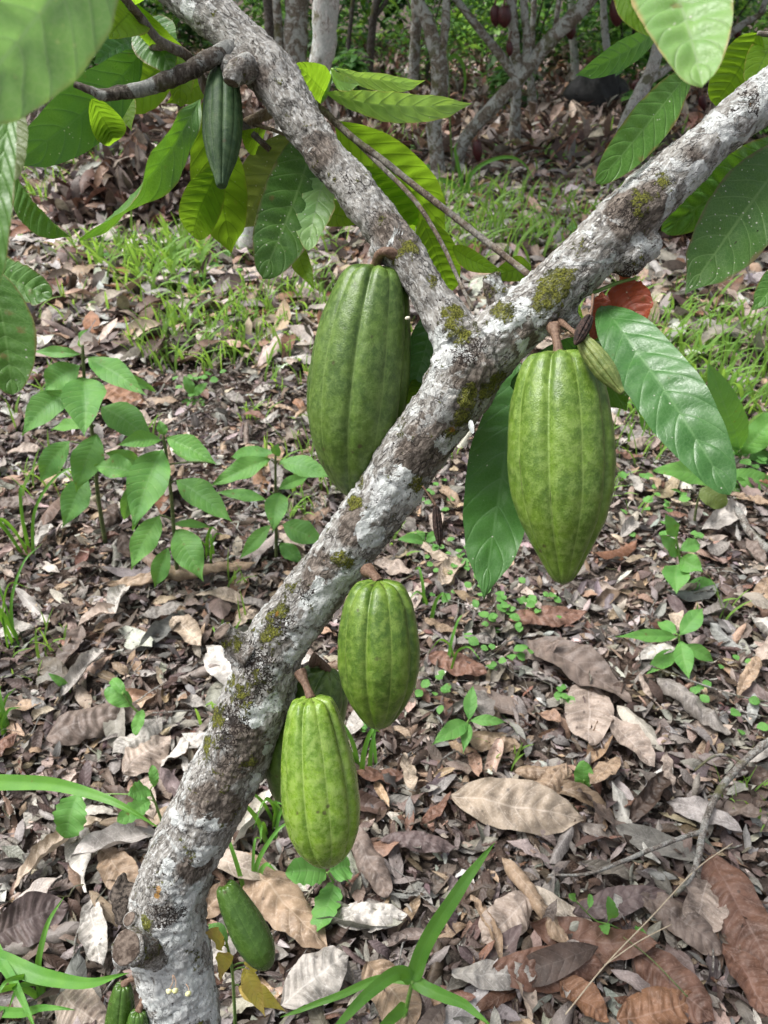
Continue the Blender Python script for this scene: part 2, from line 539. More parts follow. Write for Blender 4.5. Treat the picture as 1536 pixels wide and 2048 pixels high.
def bark_mat(name, base, light, dark, masks=True, lichen=.5, farscale=30):
    m = NT(name)
    if masks:
        co = m.attr('bark').outputs['Vector']
        oc = m.n('NewGeometry').outputs['Position']
    else:
        oc = m.obj()
        co = m.n('Mapping', {'Vector': oc, 'Scale': (1, 1, .45)}).outputs[0]
    n0 = m.noise(oc, 14, 4, .6)
    n1 = m.noise(co, 70, 6, .65, .4)
    n2 = m.noise(co, 260, 5, .7, .6)
    n3 = m.noise(oc, 900, 4, .7)
    v = m.voro(m.n('Mapping', {'Vector': co, 'Scale': (1, 1, .55)}).outputs[0], 330)
    c = m.mix(m.ss(n1, .36, .64), dark, base)
    c = m.mix(m.ss(n2, .44, .68), c, light)
    c = m.mix(m.math('MULTIPLY', m.ss(n2, .38, .28), .75), c, (.04, .03, .025))
    # small dark lenticel dashes
    c = m.mix(m.math('MULTIPLY', m.ss(v, .28, .12), m.ss(n1, .45, .6)), c, (.035, .025, .02))
    c = m.mix(m.math('MULTIPLY', m.ss(n3, .55, .75), .3), c, light)
    h = m.math('ADD', m.math('MULTIPLY', n2, .6), m.math('MULTIPLY', n1, .6))
    # crust lichen everywhere in patches with crisp edges
    ln = m.noise(oc, 30, 6, .65, .8)
    if masks:
        lm = m.attr('lichen').outputs['Fac']
        mm = m.attr('moss').outputs['Fac']
        dm = m.attr('wort').outputs['Fac']
        bm = m.attr('brown').outputs['Fac']
        om = m.attr('orange').outputs['Fac']
        c = m.mix(m.math('MULTIPLY', m.ss(m.math('ADD', bm, m.math('MULTIPLY_ADD', n0, 1.6, -.8)), .28, .5), .85), c,
                  m.mix(m.ss(n2, .4, .65), (.07, .052, .04), (.24, .19, .15)))
        gen = m.math('MULTIPLY', m.math('MULTIPLY', m.ss(ln, .52, .56), m.attr('crust').outputs['Fac']), m.ss(bm, .75, .3))
        patch = m.ss(m.math('ADD', lm, m.math('MULTIPLY_ADD', ln, 2.6, -1.3)), .33, .42)
        cd = m.n('VectorMath', {0: co, 1: m.n('VectorMath', {0: m.n('TexNoise', {'Vector': oc, 'Scale': 80, 'Detail': 3}).outputs[1], 'Scale': .012}, operation='SCALE').outputs[0]}).outputs[0]
        ck = m.n('TexVoronoi', {'Vector': cd, 'Scale': 150}, feature='DISTANCE_TO_EDGE').outputs[0]
        ckf = m.math('MULTIPLY', m.ss(ck, .07, .015), m.ss(m.noise(oc, 50, 3), .42, .58))
        c = m.mix(m.math('MULTIPLY', ckf, .65), c, (.03, .023, .02))
        h = m.math('SUBTRACT', h, m.math('MULTIPLY', ckf, .5))
        lf = m.math('MAXIMUM', m.math('MULTIPLY', gen, .8), patch)
        lcol = m.mix(m.ss(m.noise(oc, 120, 5, .7), .35, .65), (.54, .57, .55), (.82, .84, .81))
        lcol = m.mix(m.ss(m.noise(oc, 22, 2), .5, .62), lcol, (.62, .63, .61))
        lcol = m.mix(m.math('MULTIPLY', m.ss(n2, .45, .33), .6), lcol, (.27, .25, .235))
        c = m.mix(lf, c, lcol)
        h = m.math('ADD', h, m.math('MULTIPLY', lf, .35))
        # dark branching liverwort
        e1 = m.n('TexVoronoi', {'Vector': m.n('VectorMath', {0: oc, 1: m.n('VectorMath', {0: m.n('TexNoise', {'Vector': oc, 'Scale': 60, 'Detail': 4}).outputs[1], 'Scale': .03}, operation='SCALE').outputs[0]}).outputs[0], 'Scale': 210}, feature='DISTANCE_TO_EDGE').outputs[0]
        wl = m.math('MULTIPLY', m.ss(e1, .16, .07), m.ss(m.math('ADD', dm, m.math('MULTIPLY_ADD', m.noise(oc, 120, 4, .7), 2.6, -1.3)), .28, .4))
        core = m.ss(m.math('ADD', dm, m.math('MULTIPLY_ADD', m.noise(oc, 90, 5, .75), 2.4, -1.2)), .7, .95)
        wf = m.math('MAXIMUM', wl, m.math('MULTIPLY', core, .8))
        c = m.mix(wf, c, (.028, .02, .016))
        # moss
        mf = m.ss(m.math('ADD', mm, m.math('ADD', m.math('MULTIPLY_ADD', m.noise(oc, 150, 5, .75), 2.2, -1.1), m.math('MULTIPLY_ADD', m.noise(oc, 38, 3, .6), 2.2, -1.1))), .36, .62)
        mc = m.mix(m.ss(m.noise(oc, 500, 3, .7), .35, .65), (.055, .058, .010), (.30, .31, .05))
        mc = m.mix(m.ss(m.noise(oc, 40, 2), .55, .7), mc, (.05, .055, .012))
        c = m.mix(m.math('MULTIPLY', mf, m.ss(n2, .25, .5)), c, mc)
        of = m.ss(m.math('ADD', om, m.math('MULTIPLY_ADD', m.noise(oc, 160, 4, .7), 2.4, -1.2)), .45, .65)
        c = m.mix(m.math('MULTIPLY', of, .8), c, (.42, .21, .03))
        h = m.math('ADD', h, m.math('MULTIPLY', mf, m.math('MULTIPLY', m.noise(oc, 500, 3, .7), 1.6)))
    else:
        lf = m.ss(m.noise(oc, farscale, 6, .68, 1.0), .47, .54)
        lcol = m.mix(m.ss(n2, .4, .6), (.36, .38, .36), (.55, .57, .54))
        c = m.mix(m.math('MULTIPLY', lf, lichen), c, lcol)
        mf = m.ss(m.noise(oc, 9, 4, .6), .54, .64)
        c = m.mix(m.math('MULTIPLY', mf, .8), c, (.09, .09, .03))
    nb = m.bump(m.math('ADD', h, m.math('MULTIPLY', n3, .35)), 1.0, .0045)
    return m.done(m.pbsdf(c, .85, nb, .25))


M['bark'] = bark_mat('bark', (.35, .335, .305), (.64, .635, .61), (.16, .145, .125), True, .8)
M['barkfar'] = bark_mat('bark_far', (.20, .165, .13), (.38, .34, .29), (.06, .045, .03), False, .85, 13)
M['barkpale'] = bark_mat('bark_pale', (.55, .54, .52), (.78, .78, .75), (.16, .13, .10), False, 1.0, 13)
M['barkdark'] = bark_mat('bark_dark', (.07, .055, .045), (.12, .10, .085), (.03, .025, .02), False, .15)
M['twig'] = bark_mat('twig_bark', (.17, .13, .09), (.28, .24, .2), (.07, .05, .04), False, .25)
M['twigdark'] = bark_mat('twig_dark', (.10, .08, .065), (.20, .175, .15), (.035, .028, .022), False, .55)
M['twigpale'] = bark_mat('twig_pale', (.33, .25, .15), (.42, .35, .25), (.2, .14, .09), False, .1)
M['stick'] = bark_mat('stick_bark', (.17, .145, .125), (.34, .31, .28), (.06, .05, .04), False, .35)


def simple(name, c1, c2, scale, rough=.6, bump=.3, spec=.4, dist=.002):
    m = NT(name)
    p = m.obj()
    n = m.noise(p, scale, 5, .65)
    c = m.mix(m.ss(n, .35, .65), c1, c2)
    return m.done(m.pbsdf(c, rough, m.bump(n, bump, dist), spec))


M['stalk'] = simple('pod_stalk', (.10, .055, .035), (.19, .12, .08), 300, .65, .6)
M['stem'] = simple('green_stem', (.06, .09, .03), (.14, .16, .06), 120, .6)
M['greenstem'] = simple('fresh_stem', (.12, .25, .05), (.2, .32, .08), 120, .5)
M['straw'] = simple('straw', (.33, .27, .19), (.45, .38, .28), 80, .6)
M['deadwood'] = simple('dead_wood', (.05, .042, .036), (.24, .205, .175), 160, .9, 1.0, .2, .004)
M['cutwood'] = simple('cut_wood', (.05, .036, .028), (.17, .135, .11), 110, .9, .8, .15, .005)
M['darkwood'] = simple('rotten_bark', (.018, .015, .013), (.14, .115, .095), 210, .95, 1.0, .2, .004)
M['black'] = simple('charred', (.008, .007, .007), (.03, .025, .022), 90, .85, 1.0, .2, .004)
M['flake'] = simple('lichen_flake', (.40, .42, .41), (.56, .58, .56), 200, .9)
M['bud'] = simple('flower_bud', (.6, .6, .25), (.75, .72, .45), 300, .6)
M['budstem'] = simple('flower_stem', (.35, .2, .12), (.45, .3, .2), 300, .6)
M['egg'] = simple('insect_egg', (.75, .7, .55), (.8, .76, .62), 300, .5)
M['moundblack'] = simple('black_heap', (.004, .004, .005), (.012, .012, .012), 12, .6, .5, .4, .02)
M['cloth'] = simple('cloth', (.45, .5, .65), (.6, .63, .75), 40, .8)
M['stone'] = simple('stone', (.42, .28, .19), (.5, .36, .26), 60, .8)
M['drypod'] = simple('withered_pod', (.012, .008, .007), (.06, .035, .028), 260, .8, 1.0, .3, .003)


def pod_mat(name, c1, c2, cg, crack=.5, rough=.36, blem=.2, spec=.5):
    m = NT(name)
    uv = m.n('UVMap', uv_map='UVMap').outputs[0]
    x = m.n('SeparateXYZ', {0: uv})
    oc = m.obj()
    wob = m.math('MULTIPLY_ADD', m.noise(oc, 25, 3), .01, -.005)
    g = m.math('ABSOLUTE', m.math('SINE', m.math('MULTIPLY', m.math('ADD', x.outputs[0], wob), 10 * PI)))   # 0 in a furrow
    n0 = m.noise(oc, 34, 4, .6)
    n1 = m.noise(oc, 130, 4, .65)
    n2 = m.noise(oc, 760, 3, .6)
    vv = m.voro(oc, 480)
    c = m.mix(m.ss(n0, .38, .62), c1, c2)
    c = m.mix(m.math('MULTIPLY', m.ss(n1, .42, .66), .5), c, cg)
    c = m.mix(m.math('MULTIPLY', m.ss(n1, .46, .32), .4), c, m.mix(.5, c1, (.03, .05, .012)))
    c = m.mix(m.math('MULTIPLY', m.ss(n2, .5, .72), .5), c, m.mix(.5, c, cg))
    c = m.mix(m.math('MULTIPLY', m.ss(n2, .46, .3), .45), c, m.mix(.55, c, (.01, .03, .003)))
    # paler seam along each furrow
    c = m.mix(m.math('MULTIPLY', m.ss(g, .16, .02), .45), c, cg)
    # cracked corky line in some furrows
    cn = m.noise(m.n('Mapping', {'Vector': oc, 'Scale': (1, 1, .35)}).outputs[0], 26, 3, .5)
    ck = m.math('MULTIPLY', m.ss(g, .05, .02), m.ss(cn, .66 - crack * .16, .70 - crack * .16))
    c = m.mix(m.math('MULTIPLY', ck, .9), c, (.035, .04, .012))
    if blem:
        b = m.math('MULTIPLY', m.ss(m.math('ADD', m.voro(oc, 75), m.math('MULTIPLY', n1, .25)), .36, .22), m.ss(m.noise(oc, 24, 1), .62 - blem * .2, .70 - blem * .2))
        c = m.mix(m.math('MULTIPLY', b, .75), c, (.06, .05, .02))
    h = m.math('ADD', m.math('MULTIPLY', n2, .5), m.math('MULTIPLY', n1, .9))
    h = m.math('ADD', h, m.math('MULTIPLY', vv, .14))
    h = m.math('SUBTRACT', h, m.math('MULTIPLY', ck, 1.0))
    nb = m.bump(h, .38, .0022)
    return m.done(m.pbsdf(c, m.math('MULTIPLY_ADD', n1, .22, rough - .1), nb, spec,
                          **{'Subsurface Weight': .08, 'Subsurface Radius': (.004, .006, .002), 'Subsurface Scale': 1.0}))


M['pod'] = pod_mat('pod_green', (.052, .105, .016), (.085, .155, .020), (.17, .26, .065), .3, .33, .35)
M['podbright'] = pod_mat('pod_bright', (.105, .20, .016), (.165, .28, .022), (.30, .41, .11), .1, .27, .4)
M['pod2'] = pod_mat('pod_mid', (.055, .115, .010), (.095, .175, .014), (.20, .29, .055), .75, .33, .45)
M['pod3'] = pod_mat('pod_lime', (.072, .14, .014), (.11, .195, .018), (.23, .33, .08), .6, .33, .35)
M['podyoung'] = pod_mat('pod_young', (.036, .085, .010), (.048, .108, .012), (.08, .15, .03), .05, .25, .4)
M['poddull'] = pod_mat('pod_dull', (.024, .06, .022), (.042, .09, .03), (.11, .17, .07), .2, .55, .3, .35)
M['podcher'] = pod_mat('pod_cherelle', (.10, .145, .03), (.16, .205, .05), (.27, .30, .10), .3, .5, .6)
M['podred'] = pod_mat('pod_red', (.045, .006, .009), (.075, .010, .014), (.09, .02, .022), .0, .4, .2)

# ------------------------------------------------------------------ light
w = D.worlds.new('World')
SC.world = w
w.use_nodes = True
nt = w.node_tree
nt.nodes.clear()
SUN_EL, SUN_AZ = math.radians(62), math.radians(-80)   # azimuth from +Y, negative = towards -X
sky = nt.nodes.new('ShaderNodeTexSky')
sky.sky_type = 'NISHITA'
sky.sun_disc = False
sky.sun_elevation = SUN_EL
sky.sun_rotation = SUN_AZ
sky.dust_density = 6
sky.air_density = 1.0
sky.ozone_density = 1.0
hs = nt.nodes.new('ShaderNodeHueSaturation')
hs.inputs['Saturation'].default_value = .35
bg = nt.nodes.new('ShaderNodeBackground')
bg.inputs[1].default_value = .12
wo = nt.nodes.new('ShaderNodeOutputWorld')
nt.links.new(sky.outputs[0], hs.inputs['Color'])
nt.links.new(hs.outputs[0], bg.inputs[0])
nt.links.new(bg.outputs[0], wo.inputs[0])
sl = D.lights.new('sun', 'SUN')
sl.energy = 2.4
sl.angle = math.radians(24)
sl.color = (1, .985, .96)
so = D.objects.new('sun', sl)
COL.objects.link(so)
sd = Vector((math.sin(SUN_AZ) * math.cos(SUN_EL), math.cos(SUN_AZ) * math.cos(SUN_EL), math.sin(SUN_EL)))
so.rotation_euler = sd.to_track_quat('Z', 'Y').to_euler()
so.location = (0, 0, 8)
SC.view_settings.view_transform = 'Standard'
SC.view_settings.look = 'None'
SC.view_settings.gamma = 1
SC.view_settings.exposure = 0.85
SC.cycles.use_denoising = True
SC.cycles.max_bounces = 7
SC.cycles.transparent_max_bounces = 8
SC.cycles.caustics_reflective = False
SC.cycles.caustics_refractive = False

# ------------------------------------------------------------------ ground
xs = np.concatenate([np.linspace(-120, -8, 12), np.linspace(-7, 7, 90), np.linspace(8, 120, 12)])
ys = np.concatenate([np.linspace(-40, -1.5, 8), np.linspace(-1, 14, 120), np.linspace(15, 180, 14)])
X, Y = np.meshgrid(xs, ys, indexing='ij')
Z = gz(X, Y) - .012 + .012 * fbm(np.stack([X * 4, Y * 4, 0 * X], -1), 3)
Z = np.where(Y > 17, np.minimum(Z, .2), Z)
V = np.stack([X, Y, Z], -1).reshape(-1, 3)
i = np.arange(len(xs) - 1)[:, None] * len(ys) + np.arange(len(ys) - 1)[None]
F = np.stack([i, i + len(ys), i + len(ys) + 1, i + 1], -1).reshape(-1, 4)
g = D.objects.new('ground', mesh_np('ground', V, F))
g.data.materials.append(M['soil'])
COL.objects.link(g)
g['kind'] = 'structure'
g['label'] = 'dark soil of the plantation floor under the leaf litter'

# ------------------------------------------------------------------ main tree
# axis rows: u, v, depth, half width in photo pixels
TR = [(380, 2500, 1.02, 84), (376, 2250, 1.0, 76), (372, 2060, .985, 70), (352, 1950, .975, 76), (336, 1860, .965, 76), (340, 1790, .955, 74),
      (368, 1710, .945, 73), (402, 1640, .935, 72), (440, 1570, .925, 72), (474, 1500, .915, 71), (513, 1400, .90, 70), (556, 1280, .885, 64),
      (616, 1200, .872, 60), (700, 1085, .855, 60), (765, 1000, .84, 61), (805, 930, .828, 64), (866, 850, .815, 64), (915, 775, .803, 70), (945, 715, .795, 72)]
LL = [(945, 730, .80, 52), (905, 660, .80, 50), (868, 600, .802, 42), (838, 555, .805, 41), (802, 500, .81, 42), (728, 400, .825, 44), (645, 300, .835, 42),
      (575, 200, .845, 47), (528, 132, .85, 52), (462, 62, .855, 45), (395, 4, .865, 47), (320, -60, .88, 47), (180, -170, .92, 46), (20, -330, .98, 44)]
RL = [(930, 745, .80, 62), (985, 690, .795, 64), (1040, 640, .79, 62), (1105, 583, .787, 60), (1180, 507, .785, 58), (1250, 440, .785, 58), (1310, 380, .787, 55),
      (1390, 310, .79, 49), (1465, 243, .795, 47), (1560, 165, .80, 46), (1700, 40, .83, 44), (1900, -140, .88, 42)]
BUMPS = [(1295, 492, .785, 30), (1255, 510, .785, 42), (470, 135, .845, 34), (905, 800, .79, 55), (1010, 615, .80, 36), (300, 1885, .955, 50), (480, 1300, .885, 34), (1140, 640, .79, 25), (760, 505, .812, 22)]


def axis(px, n):
    q = np.array([list(P(u, v, d)) + [r * d / FPX] for u, v, d, r in px])
    return crom(q, n)


for a_ in (TR, LL, RL):
    for k_, r_ in enumerate(a_): a_[k_] = r_[:3] + (r_[3] * .99,)
AX = [axis(TR, 170), axis(LL, 140), axis(RL, 120)]
geos = [fix_tri(tube(a[:, :3], a[:, 3], len(a), 28)) for a in AX]
for u, v, d, r in BUMPS:
    c = P(u, v, d)
    rr = r * d / FPX
    a = np.linspace(-.97, .97, 10)
    geos.append(fix_tri(tube(np.array([c + np.array([0, 0, rr * q]) for q in a]), rr * np.sqrt(1 - a ** 2), 20, 16)))
V, F, U = cat(geos)
me0 = mesh_np('tmp', V, F)
ob0 = D.objects.new('tmp', me0)
COL.objects.link(ob0)
rm = ob0.modifiers.new('r', 'REMESH')
rm.mode = 'VOXEL'
rm.voxel_size = .0026
sm = ob0.modifiers.new('s', 'SMOOTH')
sm.factor = .5
sm.iterations = 14
dg = bpy.context.evaluated_depsgraph_get()
me1 = D.meshes.new_from_object(ob0.evaluated_get(dg))
D.objects.remove(ob0)
nv = len(me1.vertices)
V = np.empty(nv * 3, np.float32)
me1.vertices.foreach_get('co', V)
V = V.reshape(-1, 3).astype(float)
NR = np.empty(nv * 3, np.float32)
me1.vertices.foreach_get('normal', NR)
NR = NR.reshape(-1, 3).astype(float)
lt = np.empty(len(me1.polygons), np.int32)
me1.polygons.foreach_get('loop_total', lt)
ls = np.empty(len(me1.polygons), np.int32)
me1.polygons.foreach_get('loop_start', ls)
vi = np.empty(len(me1.loops), np.int32)
me1.loops.foreach_get('vertex_index', vi)
q = lt == 4
F = vi[ls[q][:, None] + np.arange(4)]
samples = np.vstack([np.column_stack([a[:, :3], np.full(len(a), k), np.arange(len(a))]) for k, a in enumerate(AX)])
rad = np.concatenate([a[:, 3] for a in AX])
near = np.empty(nv, int)
for k in range(0, nv, 4000):
    dd = np.linalg.norm(V[k:k + 4000, None] - samples[None, :, :3], axis=2) - rad[None] * .7
    near[k:k + 4000] = dd.argmin(1)
limb = samples[near, 3].astype(int)
# local bark coordinates: two across, one along the limb (compressed)
bark = np.empty((nv, 3))
for k, a in enumerate(AX):
    T, A_, B_ = frames(a[:, :3])
    Ls = np.concatenate([[0], np.cumsum(np.linalg.norm(np.diff(a[:, :3], axis=0), axis=1))])
    s_ = limb == k
    j = samples[near[s_], 4].astype(int)
    d_ = V[s_] - a[j, :3]
    bark[s_] = np.stack([(d_ * A_[j]).sum(1), (d_ * B_[j]).sum(1), (Ls[j] + (d_ * T[j]).sum(1)) * .42 + k * 3], 1)
# displacement: lumps, ridges along the limb, fine crust
disp = .0045 * fbm(V * 26, 3) + .0024 * fbm(bark * 110, 3) + .0016 * fbm(V * 260, 2)
ringy = np.abs(fbm(np.column_stack([bark[:, 2] * 130, bark[:, 0] * 22, bark[:, 1] * 22]), 3))
disp += np.where(limb == 0, -.0022, -.0008) * np.clip(1 - ringy * 6, 0, 1)
disp += np.where(limb == 0, .0012, 0) * np.abs(fbm(V * 60 + 5, 3))
V = V + NR * disp[:, None]
pu, pv, pz = proj(V)


def front(u, v):
    m = (np.abs(pu - u) < 9) & (np.abs(pv - v) < 9)
    if not m.any():
        m = np.zeros(nv, bool)
        m[np.argmin((pu - u) ** 2 + (pv - v) ** 2)] = True
    ii = np.nonzero(m)[0]
    return V[ii[np.argmin(pz[ii])]]


def mask(spots):
    r = np.zeros(nv)
    for u, v, px, *k in spots:
        c = front(u, v)
        rr = px * .85 / FPX
        dd = np.linalg.norm(V - c, axis=1) / rr
        r = np.maximum(r, np.clip(1.15 - dd * .75, 0, 1) * (k[0] if k else 1))
    return r


moss = mask([(1105, 570, 34), (1085, 600, 24), (1005, 612, 20), (985, 605, 12), (905, 630, 26), (930, 655, 22, .8), (895, 650, 20), (985, 785, 26), (945, 798, 22), (1010, 770, 16),
             (930, 855, 24), (905, 872, 16), (840, 972, 20), (715, 960, 18), (700, 1000, 18, .8), (690, 1130, 22), (560, 1215, 24), (520, 1270, 16, .8), (455, 1370, 36, .66), (425, 1440, 36, .66),
             (405, 1480, 32, .66), (505, 1530, 26, .7), (480, 1425, 20, .6), (600, 1160, 40, .5), (530, 1250, 40, .55), (1290, 395, 26, .7), (1330, 350, 18, .7), (830, 490, 14, .7), (280, 1850, 22, .7), (875, 560, 14, .7), (425, 22, 16, .6)])
lich = mask([(875, 690, 38), (885, 720, 24), (1040, 620, 30, .75), (985, 650, 26, .6), (900, 893, 22), (925, 880, 14), (780, 985, 44), (840, 1000, 24), (755, 1085, 30), (720, 1150, 36), (690, 1180, 30),
             (650, 1205, 40), (640, 1230, 26), (610, 1290, 32), (590, 1320, 20), (555, 1405, 26), (525, 1440, 28), (500, 1430, 20), (545, 1500, 18), (520, 1570, 16), (1395, 385, 40), (1350, 415, 26), (1440, 350, 24),
             (1230, 520, 20, .5), (345, 1640, 20), (340, 1930, 95), (360, 2010, 110), (370, 1880, 60), (390, 1860, 40), (400, 1900, 50), (330, 1990, 60), (420, 1720, 28), (400, 1780, 22), (430, 1660, 24, .8), (340, 1740, 22, .7),
             (370, 1820, 26, .7), (1480, 230, 40, .6), (1430, 250, 40, .5), (1090, 640, 26, .7), (365, 25, 18), (380, 2040, 50), (1170, 470, 30, .5), (1050, 700, 20, .6), (720, 1060, 30, .5)])
wort = mask([(505, 1330, 36), (480, 1300, 26), (530, 1370, 26), (545, 1250, 28), (455, 1440, 32), (480, 1400, 24), (440, 1475, 26), (335, 1840, 28), (365, 1835, 20), (600, 1180, 18, .7), (930, 690, 30, .8), (915, 710, 20), (1260, 410, 22, .9),
             (1500, 200, 26, .6), (1245, 560, 28), (1180, 590, 18, .7)])
brown = mask([(880, 905, 62), (830, 920, 40), (700, 1055, 40), (640, 1170, 30), (500, 1500, 50), (470, 1530, 36), (430, 1630, 50), (390, 1740, 40), (1280, 420, 56), (1300, 380, 36), (960, 760, 45, .8), (1060, 690, 36, .8), (930, 820, 40, .7),
              (780, 470, 50, .6), (620, 300, 50, .5), (500, 160, 50, .5), (1400, 330, 40, .6), (420, 1610, 40), (640, 1130, 30, .7), (440, 1560, 30, .7)])
orng = mask([(310, 1782, 9), (305, 1800, 8), (545, 1222, 6), (912, 868, 8)])
ATT = {'bark': ('FLOAT_VECTOR', bark), 'moss': ('FLOAT', moss), 'lichen': ('FLOAT', lich), 'wort': ('FLOAT', wort), 'brown': ('FLOAT', brown), 'orange': ('FLOAT', orng), 'crust': ('FLOAT', np.array([.85, .1, 1.0])[limb])}
tree = thing('cacao_tree', 'leaning cacao tree with lichen covered trunk forking into two limbs and hung with green pods', 'tree', P(380, 2500, 1.02) * np.array([1, 1, 0]))
fl = np.sort(limb[F], 1)[:, 1]
for k, nm, lb in ((0, 'trunk', 'lichen and moss crusted leaning trunk'), (1, 'branch', 'smoother brown limb'), (2, 'branch', 'whitish lichen covered limb')):
    fs = F[fl == k]
    used, inv = np.unique(fs, return_inverse=True)
    o = part(nm, (V[used], inv.reshape(-1, 4), None), M['bark'], tree, {a: (t, x[used]) for a, (t, x) in ATT.items()}, lb)
TRUNK, LIMB_L, LIMB_R = [c for c in COL.objects if c.parent == tree]


# cut stubs
def stub(px, k=16, n=16, rough=.35, seed=1, mat='deadwood'):
    return ptube(px, n, k, rough, seed), M[mat]


def bark_geo(px, n, k, rough, seed):
    """stub sharing the tree's bark (zero masks)"""
    geo = ptube(px, n, k, rough, seed)
    z = np.zeros(len(geo[0]))
    at = {'bark': ('FLOAT_VECTOR', geo[0]), 'moss': ('FLOAT', z + .2), 'lichen': ('FLOAT', z + .12), 'wort': ('FLOAT', z), 'brown': ('FLOAT', z + .3), 'orange': ('FLOAT', z), 'crust': ('FLOAT', z + .5)}
    return geo, at


def add_stub(parent, px, seed, n=18, k=18, rough=.25, dead=True, label=None):
    geo, at = bark_geo(px, n, k, rough, seed)
    o = part('branch_stub', geo, M['bark'], parent, at, label)
    u, v, d, r = px[-1]
    u0, v0, d0, r0 = px[-2]
    A, B = P(u, v, d), P(u0, v0, d0)
    dirn = norm(A - B)
    rr = r * d / FPX
    end = tub([A - dirn * rr * .25, A + dirn * rr * .05, A + dirn * rr * .12], [rr * .93, rr * .9, rr * .45], 8, 16, .25, seed + 3)
    part('cut_end', end, M['cutwood'], o)


add_stub(LIMB_R, [(1012, 625, .79, 26), (998, 595, .785, 24), (988, 570, .78, 20), (982, 552, .78, 19)], 2, label='short sawn stub beside the fork')
add_stub(LIMB_L, [(500, 130, .83, 30), (478, 142, .825, 24), (466, 152, .82, 19), (462, 166, .82, 16)], 5)
add_stub(TRUNK, [(505, 1310, .87, 34), (478, 1292, .87, 26), (456, 1274, .865, 23), (443, 1262, .86, 21)], 9, label='small broken knob on the trunk side')
add_stub(TRUNK, [(330, 1886, .95, 50), (296, 1890, .928, 38), (268, 1893, .905, 33), (252, 1895, .89, 33)], 12, rough=.55, label='thick sawn stub low on the trunk')
add_stub(TRUNK, [(330, 1850, .945, 30), (292, 1850, .93, 20), (268, 1843, .925, 17), (258, 1838, .92, 15)], 14)
# upright flap of dead bark beside the stubs
fl_, at_ = bark_geo([(276, 1850, .95, 22), (258, 1820, .95, 26), (246, 1788, .95, 24), (248, 1760, .952, 15), (254, 1744, .954, 6)], 18, 14, .4, 21)
nv_ = norm(CAM - P(245, 1800, .946))
cv_ = P(248, 1800, .946)
fv = fl_[0] - cv_
fv = fv - .6 * (fv @ nv_)[:, None] * nv_
fv = fv + .008 * fbm(fv * 70, 3)[:, None] * np.array([1, .3, 1])
part('bark_flap', (fv + cv_, fl_[1], fl_[2]), M['darkwood'], TRUNK)
part('lichen_flake', place_leaf(P(941, 840, .775), P(946, 868, .770), norm(CAM - P(955, 860, .76)), .003, kind='blunt', curl=.9, crumple=.3, nv=10, nu=6), M['flake'], TRUNK)


# flowers on the trunk
for bu, bv, eu, ev in ((345, 1950, 339, 1978), (347, 1950, 350, 1977), (372, 1968, 376, 1985)):
    A, B = P(bu, bv, .895), P(eu, ev, .885)
    st = part('flower_stem', tub([A, (A + B) / 2 + np.array([.002, 0, 0]), B], [.0005, .0004, .0005], 8, 6), M['budstem'], TRUNK)
    t_ = np.linspace(0, 1, 8)
    part('flower_bud', tub([B + (B - A) * .35 * x for x in t_], .0016 + .0018 * np.sin(PI * t_ ** .7) + .0003, 14, 10), M['bud'], st)

# ------------------------------------------------------------------ twigs and leaves of the main tree
NLEAF = [0]


def twig(parent, px, mat='twig', n=30, k=8, rough=.15, name='twig'):
    return part(name, ptube(px, n, k, rough, len(px)), M[mat], parent)


def leaf(parent, b, t, hw, roll=0, mat='leaf', pet=None, label=None, **kw):
    NLEAF[0] += 1
    kw.setdefault('seed', NLEAF[0] * 1.37)
    kw.setdefault('nv', 60)
    kw.setdefault('nu', 14)
    o = part('leaf', leafpx(b, t, hw, roll, **kw), M[mat], parent, label=label)
    return o


t1 = twig(tree, [(470, 95, .84, 20), (430, 112, .835, 18), (385, 138, .83, 17), (335, 160, .825, 16), (285, 178, .82, 14), (235, 186, .815, 13), (205, 190, .81, 11), (180, 180, .805, 8), (148, 168, .80, 6)], 'twigdark', n=50, k=12, rough=.25)
t2 = twig(tree, [(150, -90, .72, 9), (225, -30, .74, 9), (262, 12, .76, 9), (285, 40, .78, 9), (312, 75, .80, 9), (338, 93, .82, 10), (375, 112, .84, 10), (400, 150, .86, 9), (418, 190, .87, 9), (470, 235, .885, 8), (540, 300, .9, 6)], n=60)
twig(t2, [(338, 92, .82, 8), (310, 95, .85, 6), (283, 92, .90, 4)], n=16)
twig(t2, [(302, 52, .79, 4), (270, 58, .785, 4), (218, 60, .78, 3)], 'stem', n=16)
t3 = twig(tree, [(470, 262, .9, 10), (490, 247, .9, 10), (515, 236, .9, 10), (545, 222, .9, 11), (590, 190, .92, 12)], 'twigpale', n=24)
twig(t3, [(492, 248, .9, 5), (508, 262, .9, 5), (522, 288, .9, 3)], 'twigpale', n=14)
twig(t3, [(500, 248, .9, 4), (540, 258, .9, 4), (576, 272, .9, 3)], 'twigpale', n=14)
t4 = twig(tree, [(600, 180, .93, 7), (664, 238, .92, 7), (705, 275, .91, 7), (760, 316, .90, 7), (840, 380, .885, 7), (930, 450, .87, 7), (1010, 512, .85, 7), (1060, 552, .83, 7)], n=60)
t5 = twig(tree, [(690, 262, .92, 5), (760, 330, .90, 5), (830, 402, .875, 5), (880, 480, .855, 4.5), (915, 555, .835, 4), (946, 620, .81, 4)], n=50)
t6 = twig(tree, [(620, 215, .95, 5), (648, 195, .95, 5), (658, 165, .95, 5), (666, 138, .95, 4)], 'greenstem', n=20)
t7 = twig(tree, [(1090, 620, .80, 5), (1130, 650, .79, 5), (1150, 668, .78, 5), (1190, 700, .80, 4)], n=20)
t8 = twig(tree, [(1170, 590, .80, 4), (1195, 582, .80, 4), (1235, 566, .80, 4), (1272, 556, .80, 3)], 'greenstem', n=20)
